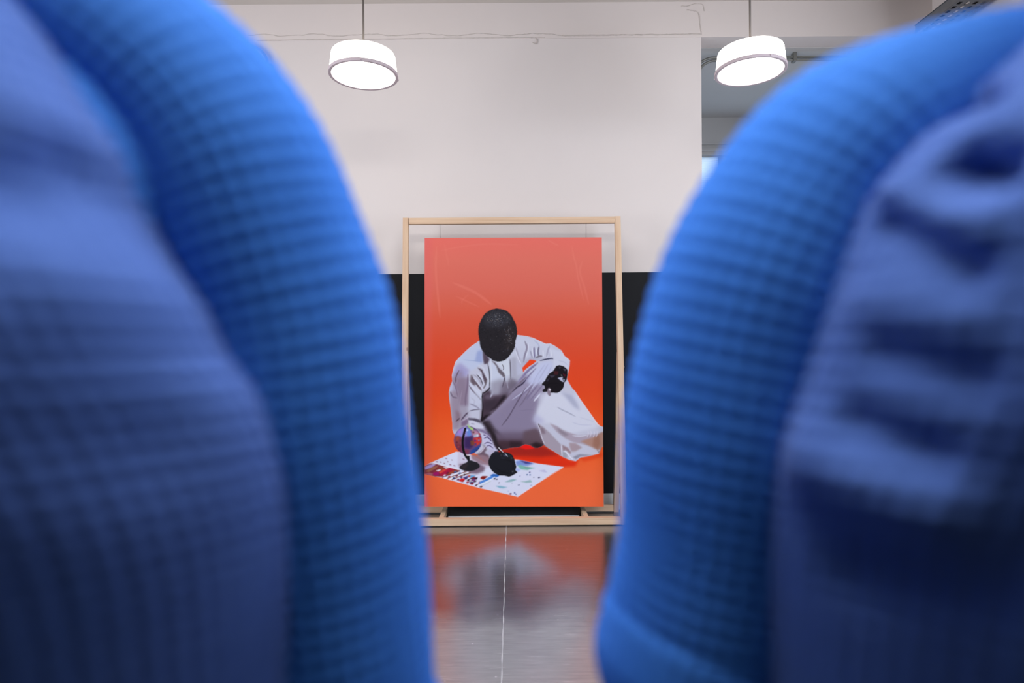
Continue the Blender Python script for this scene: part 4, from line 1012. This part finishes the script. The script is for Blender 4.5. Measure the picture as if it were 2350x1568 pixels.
def knit_tube(P, R, step, relief=True, inward=None):
    """sleeve: knitted tube along P with radii R; returns verts, faces"""
    C, s_ = resample(np.asarray(P, float), np.asarray(R, float)[:, None], step)
    X, rad = C[:, :3], C[:, 3]
    T = np.gradient(X, axis=0); T /= np.linalg.norm(T, axis=1)[:, None]
    ref = np.array([0.0, 1.0, 0.0]); out = []
    nc = int(2 * math.pi * rad.max() / step)
    ang = np.linspace(0, 2 * math.pi, nc, endpoint=False)
    # rotation-minimising frame
    fr = []
    r_ = ref - T[0] * (ref @ T[0]); r_ /= np.linalg.norm(r_)
    for i in range(len(X)):
        r_ = r_ - T[i] * (r_ @ T[i]); r_ /= np.linalg.norm(r_); fr.append(r_.copy())
    fr = np.array(fr); bn = np.cross(T, fr)
    N_ = fr[:, None, :] * np.cos(ang)[None, :, None] + bn[:, None, :] * np.sin(ang)[None, :, None]
    h = np.zeros((len(X), nc))
    ncol = round(2 * math.pi * 0.057 / 0.0095)
    if relief:
        h += (0.5 + 0.5 * np.clip((s_[:, None] - 0.10) / 0.3, 0, 1)) * waffle(s_[:, None], (ang / (2 * math.pi) * ncol * 0.0095)[None, :])
    # loose cloth: slow waves
    h += 0.0010 * np.sin(s_[:, None] * 38 + 2.0 * np.sin(ang[None, :] + 1)) * np.clip((s_[:, None] - 0.12) / 0.2, 0, 1)
    rr = np.repeat(rad[:, None], nc, 1)
    if inward is not None:               # raglan sleeve: the cloth runs on towards the back panel
        k = np.interp(s_, [0, 0.08, 0.30, 0.46, 0.55], [0.05, 0.22, 0.22, 0.1, 0])[:, None]
        rr = rr * (1 + k * np.clip(N_ @ np.asarray(inward, float), 0, 1) ** 1.5)
    V_ = X[:, None, :] + N_ * (rr + h)[..., None]
    return V_.reshape(-1, 3), grid_faces(len(X), nc)

def knit_torso(prof, step, dents, relief=True):
    """prof rows: z, half width, half depth, centre x, centre y"""
    prof = np.asarray(prof, float)
    C, s_ = resample(prof[:, [3, 4, 0]], prof[:, [1, 2]], step)
    nc = int(1.02 / step)
    ang = np.linspace(0, 2 * math.pi, nc, endpoint=False)
    a, b_ = C[:, 3][:, None], C[:, 4][:, None]
    x = C[:, 0][:, None] + a * np.cos(ang); y = C[:, 1][:, None] + b_ * np.sin(ang); z = np.broadcast_to(C[:, 2][:, None], x.shape)
    nx, ny = np.cos(ang)[None, :] / a, np.sin(ang)[None, :] / b_
    dz = np.gradient(b_[:, 0], C[:, 2]) if np.all(np.diff(C[:, 2]) != 0) else np.zeros(len(C))
    nl = np.sqrt(nx**2 + ny**2); nx, ny = nx / nl, ny / nl
    h = np.zeros(x.shape)
    if relief:
        ncol = round(1.02 / 0.0095)
        h = h + waffle(s_[:, None], (ang / (2 * math.pi) * ncol * 0.0095)[None, :])
    back = ny < 0.35
    for (p, q, w, dep) in dents:         # creases of the cloth on the back: from p to q, width w, depth dep (negative = raised)
        p, q = np.array(p), np.array(q); e = q - p; L2 = e @ e + 1e-9
        t_ = np.clip(((x - p[0]) * e[0] + (y - p[1]) * e[1] + (z - p[2]) * e[2]) / L2, 0, 1)
        d2 = (x - p[0] - t_ * e[0])**2 + (y - p[1] - t_ * e[1])**2 + (z - p[2] - t_ * e[2])**2
        h = h - np.where(back, dep * np.exp(-d2 / (w * w)), 0)
    V_ = np.stack([x + nx * h, y + ny * h, z], -1)
    return V_.reshape(-1, 3), grid_faces(len(C), nc)

def voxel(name, chains, blobs, size, mt, smooth_it=4):
    """one continuous surface: skinned chains (points, radii) and blobs (centre, radii, rotation) fused by a voxel remesh"""
    bm = bmesh.new()
    def add(v, f):
        vs = [bm.verts.new(p) for p in v]
        for q in f:
            try: bm.faces.new([vs[i] for i in q])
            except ValueError: pass
    for P, R in chains:
        Q = catmull(np.column_stack([np.asarray(P, float), np.asarray(R, float)]), 7)
        pts, rad = Q[:, :3], Q[:, 3]
        # round both ends
        t0 = pts[0] - pts[1]; t0 /= np.linalg.norm(t0); t1 = pts[-1] - pts[-2]; t1 /= np.linalg.norm(t1)
        pre = [(pts[0] + t0 * rad[0] * s_, rad[0] * c_) for s_, c_ in ((.98, .2), (.7, .71), (.38, .92))]
        post = [(pts[-1] + t1 * rad[-1] * s_, rad[-1] * c_) for s_, c_ in ((.38, .92), (.7, .71), (.98, .2))]
        allp = [p for p, _ in pre] + list(pts) + [p for p, _ in post]; allr = [r for _, r in pre] + list(rad) + [r for _, r in post]
        add(*tube_geo(allp, allr, 14))
    for c_, r_, rot in blobs:
        b2 = bmesh.new(); bmesh.ops.create_uvsphere(b2, u_segments=28, v_segments=20, radius=1.0)
        Mx = Matrix.Translation(Vector(c_)) @ Matrix.Rotation(rot, 4, 'X') @ Matrix.Diagonal((*r_, 1))
        bmesh.ops.transform(b2, matrix=Mx, verts=b2.verts); b2.verts.index_update()
        add([v.co.copy() for v in b2.verts], [[v.index for v in f.verts] for f in b2.faces]); b2.free()
    me = bpy.data.meshes.new(name + '_raw'); bm.to_mesh(me); bm.free()
    tmp = bpy.data.objects.new(name + '_raw', me); COL.objects.link(tmp)
    md = tmp.modifiers.new('remesh', 'REMESH'); md.mode = 'VOXEL'; md.voxel_size = size
    if smooth_it:
        sm = tmp.modifiers.new('smooth', 'SMOOTH'); sm.factor = 0.5; sm.iterations = smooth_it
    dg = bpy.context.evaluated_depsgraph_get(); dg.update()
    res = bpy.data.meshes.new_from_object(tmp.evaluated_get(dg)); res.name = name
    bpy.data.objects.remove(tmp); bpy.data.meshes.remove(me)
    res.polygons.foreach_set('use_smooth', np.ones(len(res.polygons), bool))
    res.materials.clear(); res.materials.append(mt)
    return res

def person(label, root, yaw, g, sleeve_w, rad_w, prof, dents, m_hair, m_leg, long_hair):
    """root: feet centre on the floor. g = -1/+1: side of the arm nearest the gap. sleeve_w: world points of that sleeve, shoulder to elbow."""
    root = Vector(root)
    t = thing('person', label, 'person', tuple(root), 'viewers in blue sweaters')
    t.rotation_euler = (0, 0, yaw)
    inv = Matrix.Rotation(-yaw, 3, 'Z')
    sl = [np.array(inv @ (p - root)) for p in sleeve_w]            # local, gap arm
    el = sl[-1]
    wrist = np.array([g * 0.075, 0.235 if g < 0 else 0.245, el[2] + 0.0])
    fore = [el * 0.55 + wrist * 0.45 + np.array([g * 0.012, 0, -0.012]), wrist]
    P = sl + fore
    R = list(rad_w) + [0.047, 0.040]
    Rf = lambda p: np.array([-p[0], p[1], p[2]])
    neck_z = sl[0][2]
    # --- sweater
    pv, pf = knit_torso(prof, 0.0021, dents)
    sw = obj('sweater', new_mesh('sweater', pv, pf, M_BODY, True), t)
    v1, f1 = knit_tube(P, R, 0.00175, True, (-g * .9, -.43, 0))
    obj('sleeve', new_mesh('sleeve', v1, f1, M_SLEEVE, True), sw)
    v2, f2 = knit_tube([Rf(p) for p in P], R, 0.0035, True, (g * .9, -.43, 0))
    obj('sleeve', new_mesh('sleeve', v2, f2, M_SLEEVE, True), sw)
    # yoke that closes the sweater between the sleeves, over chest and shoulder blades
    yz = neck_z - 0.125
    la = np.linspace(-math.pi / 2 + .02, math.pi / 2 - .02, 150); lo = np.linspace(0, 2 * math.pi, 420, endpoint=False)
    n3 = np.stack([np.cos(la)[:, None] * np.cos(lo), np.cos(la)[:, None] * np.sin(lo), np.broadcast_to(np.sin(la)[:, None], (150, 420))], -1)
    yv = n3 * np.array([0.19, 0.085, 0.120]) + np.array([0, 0.022, yz]) + n3 * waffle((la * 0.105)[:, None], (lo * 0.16)[None, :], depth=0.002)[..., None]
    obj('yoke', new_mesh('yoke', yv.reshape(-1, 3), grid_faces(150, 420), M_SLEEVE, True), sw)
    for s in (1, -1):
        w_ = wrist * np.array([s, 1, 1]); pr_ = fore[0] * np.array([s, 1, 1]); d = (w_ - pr_) / np.linalg.norm(w_ - pr_)
        vv, ff = tube_geo([w_ - d * 0.035, w_ - d * 0.02, w_ + d * 0.012, w_ + d * 0.016], [0.0425, 0.041, 0.038, 0.034], 40)
        obj('cuff', new_mesh('cuff', vv, ff, M_SLEEVE, True), sw)
    # --- body
    H = neck_z + 0.265                       # standing height from the neck base
    hz = H - 0.125                           # middle of the head
    sh = sl[2]
    top = sl[1]
    chains = [([(0, 0.028, 0.90), (0, 0.03, 1.05), (0, 0.005, 1.2), (0, 0.0, neck_z - 0.10)], [0.085, 0.08, 0.09, 0.07]),
              ([(0, 0.0, neck_z - 0.06), (0, 0.008, neck_z + 0.03), (0, 0.018, hz - 0.05)], [0.058, 0.054, 0.052])]
    for s in (1, -1):
        q = lambda p: (p[0] * s, p[1], p[2])
        chains.append(([(0, 0, neck_z - 0.08)] + [q(p) for p in sl[2:]] + [q(p) for p in fore], [0.045] + [0.040] * (len(sl) - 2) + [0.033, 0.024]))
        wq = np.array(q(wrist)); dirn = np.array([-s * g * 0.80, 0.52, -0.22 - 0.12 * s]); dirn /= np.linalg.norm(dirn)
        side = np.cross(dirn, (0, 0, 1)); side /= np.linalg.norm(side); up = np.cross(side, dirn)
        palm = wq + dirn * 0.055
        chains.append(([wq, wq + dirn * 0.035, wq + dirn * 0.075], [0.023, 0.024, 0.022]))
        chains.append(([wq + dirn * 0.02 + up * 0.012, wq + dirn * 0.075 + up * 0.024], [0.016, 0.015]))
        chains.append(([wq + dirn * 0.02 - up * 0.012, wq + dirn * 0.07 - up * 0.024], [0.016, 0.014]))
        curl = side * (-1 if (side @ np.array([0, 1, 0])) > 0 else 1)        # towards the belly
        for k, (off, ln) in enumerate(((0.030, 0.070), (0.010, 0.078), (-0.010, 0.072), (-0.029, 0.056))):
            b0 = wq + dirn * 0.07 + up * off
            chains.append(([b0 - dirn * 0.02, b0 + dirn * ln * .42, b0 + dirn * ln * .75 + curl * ln * .22, b0 + dirn * ln * .88 + curl * ln * .5], [0.0095, 0.009, 0.008, 0.0068]))
        th0 = wq + dirn * 0.022 + up * 0.022
        chains.append(([th0, th0 + dirn * 0.022 + up * 0.026 + curl * 0.008, th0 + dirn * 0.052 + up * 0.036 + curl * 0.014], [0.0125, 0.0105, 0.008]))
        # legs
        chains.append(([(s * 0.085, 0.02, 0.90), (s * 0.092, 0.01, 0.70), (s * 0.095, 0.012, 0.50), (s * 0.098, -0.012, 0.34), (s * 0.10, -0.015, 0.10), (s * 0.10, -0.015, 0.06)], [0.085, 0.078, 0.055, 0.055, 0.036, 0.036]))
        chains.append(([(s * 0.10, -0.03, 0.045), (s * 0.103, 0.06, 0.04), (s * 0.108, 0.15, 0.03)], [0.032, 0.03, 0.022]))
    blobs = [((0, 0.012, hz + 0.022), (0.074, 0.094, 0.098), 0), ((0, 0.045, hz - 0.045), (0.056, 0.062, 0.072), -0.15), ((0, 0.085, hz - 0.092), (0.024, 0.022, 0.018), 0),
             ((0, 0.112, hz - 0.022), (0.0135, 0.020, 0.026), 0.35), ((0, 0.121, hz - 0.034), (0.015, 0.012, 0.010), 0), ((0, 0.100, hz - 0.064), (0.022, 0.010, 0.0055), 0), ((0, 0.098, hz - 0.074), (0.020, 0.010, 0.0055), 0),
             ((0.03, 0.092, hz + 0.022), (0.022, 0.014, 0.008), 0), ((-0.03, 0.092, hz + 0.022), (0.022, 0.014, 0.008), 0), ((0.04, 0.072, hz - 0.03), (0.022, 0.022, 0.02), 0), ((-0.04, 0.072, hz - 0.03), (0.022, 0.022, 0.02), 0),
             ((0.076, 0.005, hz - 0.012), (0.009, 0.02, 0.031), 0.15), ((-0.076, 0.005, hz - 0.012), (0.009, 0.02, 0.031), 0.15)]
    obj('body', voxel('body', chains, blobs, 0.0055, M_SKIN), t)
    for s in (1, -1):
        e = lathe('eye', [(0, -0.0115), (0.006, -0.0098), (0.0105, -0.005), (0.0118, 0), (0.0105, 0.005), (0.006, 0.0098), (0, 0.0115)], M_EYE, t, 20)
        e.location = (s * 0.031, 0.0905, hz + 0.002)
        i_ = lathe('iris', [(0, 0.0120), (0.0035, 0.0115), (0.0052, 0.0105), (0.0052, 0.009)], M_IRIS, e, 16); i_.rotation_euler = (-math.pi / 2, 0, 0)
        br = [(s * 0.014, 0.104, hz + 0.024), (s * 0.03, 0.103, hz + 0.030), (s * 0.047, 0.088, hz + 0.024)]
        v, f = tube_geo(catmull(np.array(br), 6), 0.0036, 8); obj('eyebrow', new_mesh('eyebrow', v, f, m_hair, True), t)
    # --- hair: a cap over the skull, or hair to the shoulders
    hb = [((0, -0.008, hz + 0.042), (0.083, 0.094, 0.092), 0), ((0, -0.03, hz + 0.0), (0.078, 0.07, 0.075), 0), ((0, 0.052, hz + 0.088), (0.060, 0.044, 0.03), -0.3)]
    hc = []
    if long_hair:
        for x in (-0.062, -0.032, 0, 0.032, 0.062):
            hc.append(([(x, -0.045 + abs(x) * .3, hz + 0.02), (x * 1.08, -0.066 + abs(x) * .35, hz - 0.06), (x * 1.06, -0.066 + abs(x) * .3, hz - 0.115)], [0.034, 0.03, 0.016]))
    obj('hair', voxel('hair', hc, hb, 0.005, m_hair, 3), t)
    # --- collar of the sweater
    cz = neck_z + 0.045
    obj('collar', new_mesh('collar', *knit_tube([(0.068 * math.cos(a), 0.004 + 0.066 * math.sin(a), cz + 0.012 * math.sin(-a)) for a in np.linspace(0, 2 * math.pi, 13)], [0.0135] * 13, 0.004, False), M_SLEEVE, True), sw)
    # --- trousers and shoes
    lc = [([(0, 0.03, 0.985), (0, 0.03, 0.93)], [0.085, 0.095])]
    for s in (1, -1):
        lc.append(([(s * 0.055, 0.03, 0.97), (s * 0.083, 0.022, 0.87), (s * 0.092, 0.008, 0.70), (s * 0.096, 0.010, 0.50), (s * 0.099, -0.006, 0.30), (s * 0.101, -0.006, 0.105)], [0.085, 0.10, 0.090, 0.072, 0.068, 0.058]))
    obj('trousers', voxel('trousers', lc, [], 0.008, m_leg, 5), t)
    for s in (1, -1):
        up_ = voxel('shoe', [([(s * 0.10, -0.045, 0.055), (s * 0.102, 0.02, 0.055), (s * 0.105, 0.09, 0.048), (s * 0.108, 0.165, 0.040)], [0.040, 0.043, 0.040, 0.030]), ([(s * 0.10, -0.03, 0.06), (s * 0.10, -0.022, 0.10)], [0.042, 0.045])], [], 0.006, M_SHOE, 4)
        co = np.empty(len(up_.vertices) * 3, np.float32); up_.vertices.foreach_get('co', co); co[2::3] = np.maximum(co[2::3], 0.016); up_.vertices.foreach_set('co', co); up_.update()
        so = obj('shoe', up_, t)
        n_ = 36; ring = []
        for k in range(n_):
            a = 2 * math.pi * k / n_; w_ = 0.043 - 0.006 * math.sin(a) * (1 if math.sin(a) > 0 else -.5)
            ring.append((s * (0.103 + 0.006 * math.sin(a)) + w_ * math.cos(a), 0.058 + 0.142 * math.sin(a)))
        sv = [(x, y, z) for z in (0.0, 0.020) for x, y in ring]
        sf = [tuple(range(n_))[::-1], tuple(range(n_, 2 * n_))] + [(k, (k + 1) % n_, n_ + (k + 1) % n_, n_ + k) for k in range(n_)]
        obj('sole', new_mesh('sole', sv, sf, M_SOLE), so)
    return t

def px_path(rows):
    return [at(x, y, d) for x, y, d, r in rows], [r / F * d for x, y, d, r in rows]

def crease(rows, prof, c, yaw):
    """creases given where they are seen: each end is put on the torso's surface; returns them in the torso's own frame"""
    z_, a_, b_ = [np.array([r[k] for r in prof]) for k in (0, 1, 2)]
    cs, sn = math.cos(yaw), math.sin(yaw)
    def hit(px, py):
        for d in np.linspace(0.08, 0.6, 521):
            p = at(px, py, float(d)); x, y = p.x - c[0], p.y - c[1]
            lx_, ly_ = cs * x + sn * y, -sn * x + cs * y
            if (lx_ / np.interp(p.z, z_, a_))**2 + (ly_ / np.interp(p.z, z_, b_))**2 <= 1: return (lx_, ly_, p.z)
        return (lx_, ly_, p.z)
    return [(hit(x0, y0), hit(x1, y1), w, dep) for x0, y0, x1, y1, w, dep in rows]

# right viewer
RP, RR = px_path([(2790, 170, .335, 200), (2420, 232, .352, 205), (2150, 268, .36, 200), (1960, 360, .36, 225), (1830, 500, .365, 225), (1730, 700, .37, 235), (1672, 950, .375, 230), (1640, 1200, .38, 213), (1606, 1400, .385, 210), (1592, 1515, .39, 198)])
RC, RYAW = (0.353, 0.279), math.radians(-15)
r_prof = [(0.80, .196, .136, 0, .02), (0.81, .203, .138, 0, .02), (0.92, .216, .122, 0, .026), (1.00, .226, .108, 0, .032), (1.124, .2295, .120, 0, .014), (1.175, .219, .134, 0, .005), (1.2165, .206, .148, 0, 0), (1.276, .186, .153, 0, 0), (1.305, .172, .147, 0, 0), (1.333, .147, .137, 0, 0), (1.355, .120, .124, 0, .004), (1.385, .088, .100, 0, .012), (1.405, .068, .078, 0, .018), (1.425, .060, .064, 0, .02)]
r_dents = crease([(2205, 392, 2270, 392, .0105, .026), (2210, 238, 2235, 240, .0105, .015), (2040, 520, 2220, 620, .008, .010), (2030, 815, 2230, 865, .010, .006), (1970, 975, 2130, 1045, .010, .007),
                  (2060, 430, 2250, 520, .010, -.006), (1880, 1060, 2120, 1180, .020, -.013), (2000, 690, 2200, 740, .013, -.004), (1950, 1350, 2250, 1420, .016, .008)], r_prof, RC, RYAW)
person('person in blue knit sweater seen close from behind on the right', (*RC, 0), RYAW, -1, RP, RR, r_prof, r_dents, M_HAIR2, M_DENIM, True)

# left viewer
LP, LR = px_path([(-350, 10, .335, 205), (-60, 10, .347, 205), (120, 55, .352, 205), (351, 172, .35, 213), (532, 364, .355, 215), (630, 590, .36, 216), (680, 760, .365, 222), (710, 960, .37, 226), (745, 1190, .375, 220), (769, 1400, .38, 214), (790, 1580, .385, 206), (800, 1700, .39, 196)])
LC, LYAW = (-0.342, 0.283), math.radians(12)
l_prof = [(0.80, .200, .136, 0, .02), (0.81, .207, .138, 0, .02), (0.92, .220, .122, 0, .026), (1.00, .230, .108, 0, .032), (1.126, .2350, .120, 0, .014), (1.196, .2195, .142, 0, .003), (1.227, .1985, .150, 0, 0), (1.259, .179, .154, 0, 0), (1.284, .167, .151, 0, 0), (1.319, .150, .144, 0, 0), (1.36, .130, .132, 0, .003), (1.40, .100, .110, 0, .010), (1.435, .064, .070, 0, .018), (1.45, .060, .064, 0, .02)]
l_dents = crease([(40, 430, 160, 400, .02, .010), (20, 980, 350, 1000, .03, .008), (60, 280, 230, 350, .02, -.006), (150, 650, 420, 700, .02, -.005)], l_prof, LC, LYAW)
person('person in blue knit sweater seen close from behind on the left', (*LC, 0), LYAW, 1, LP, LR, l_prof, l_dents, M_HAIR, M_TROUSER, False)
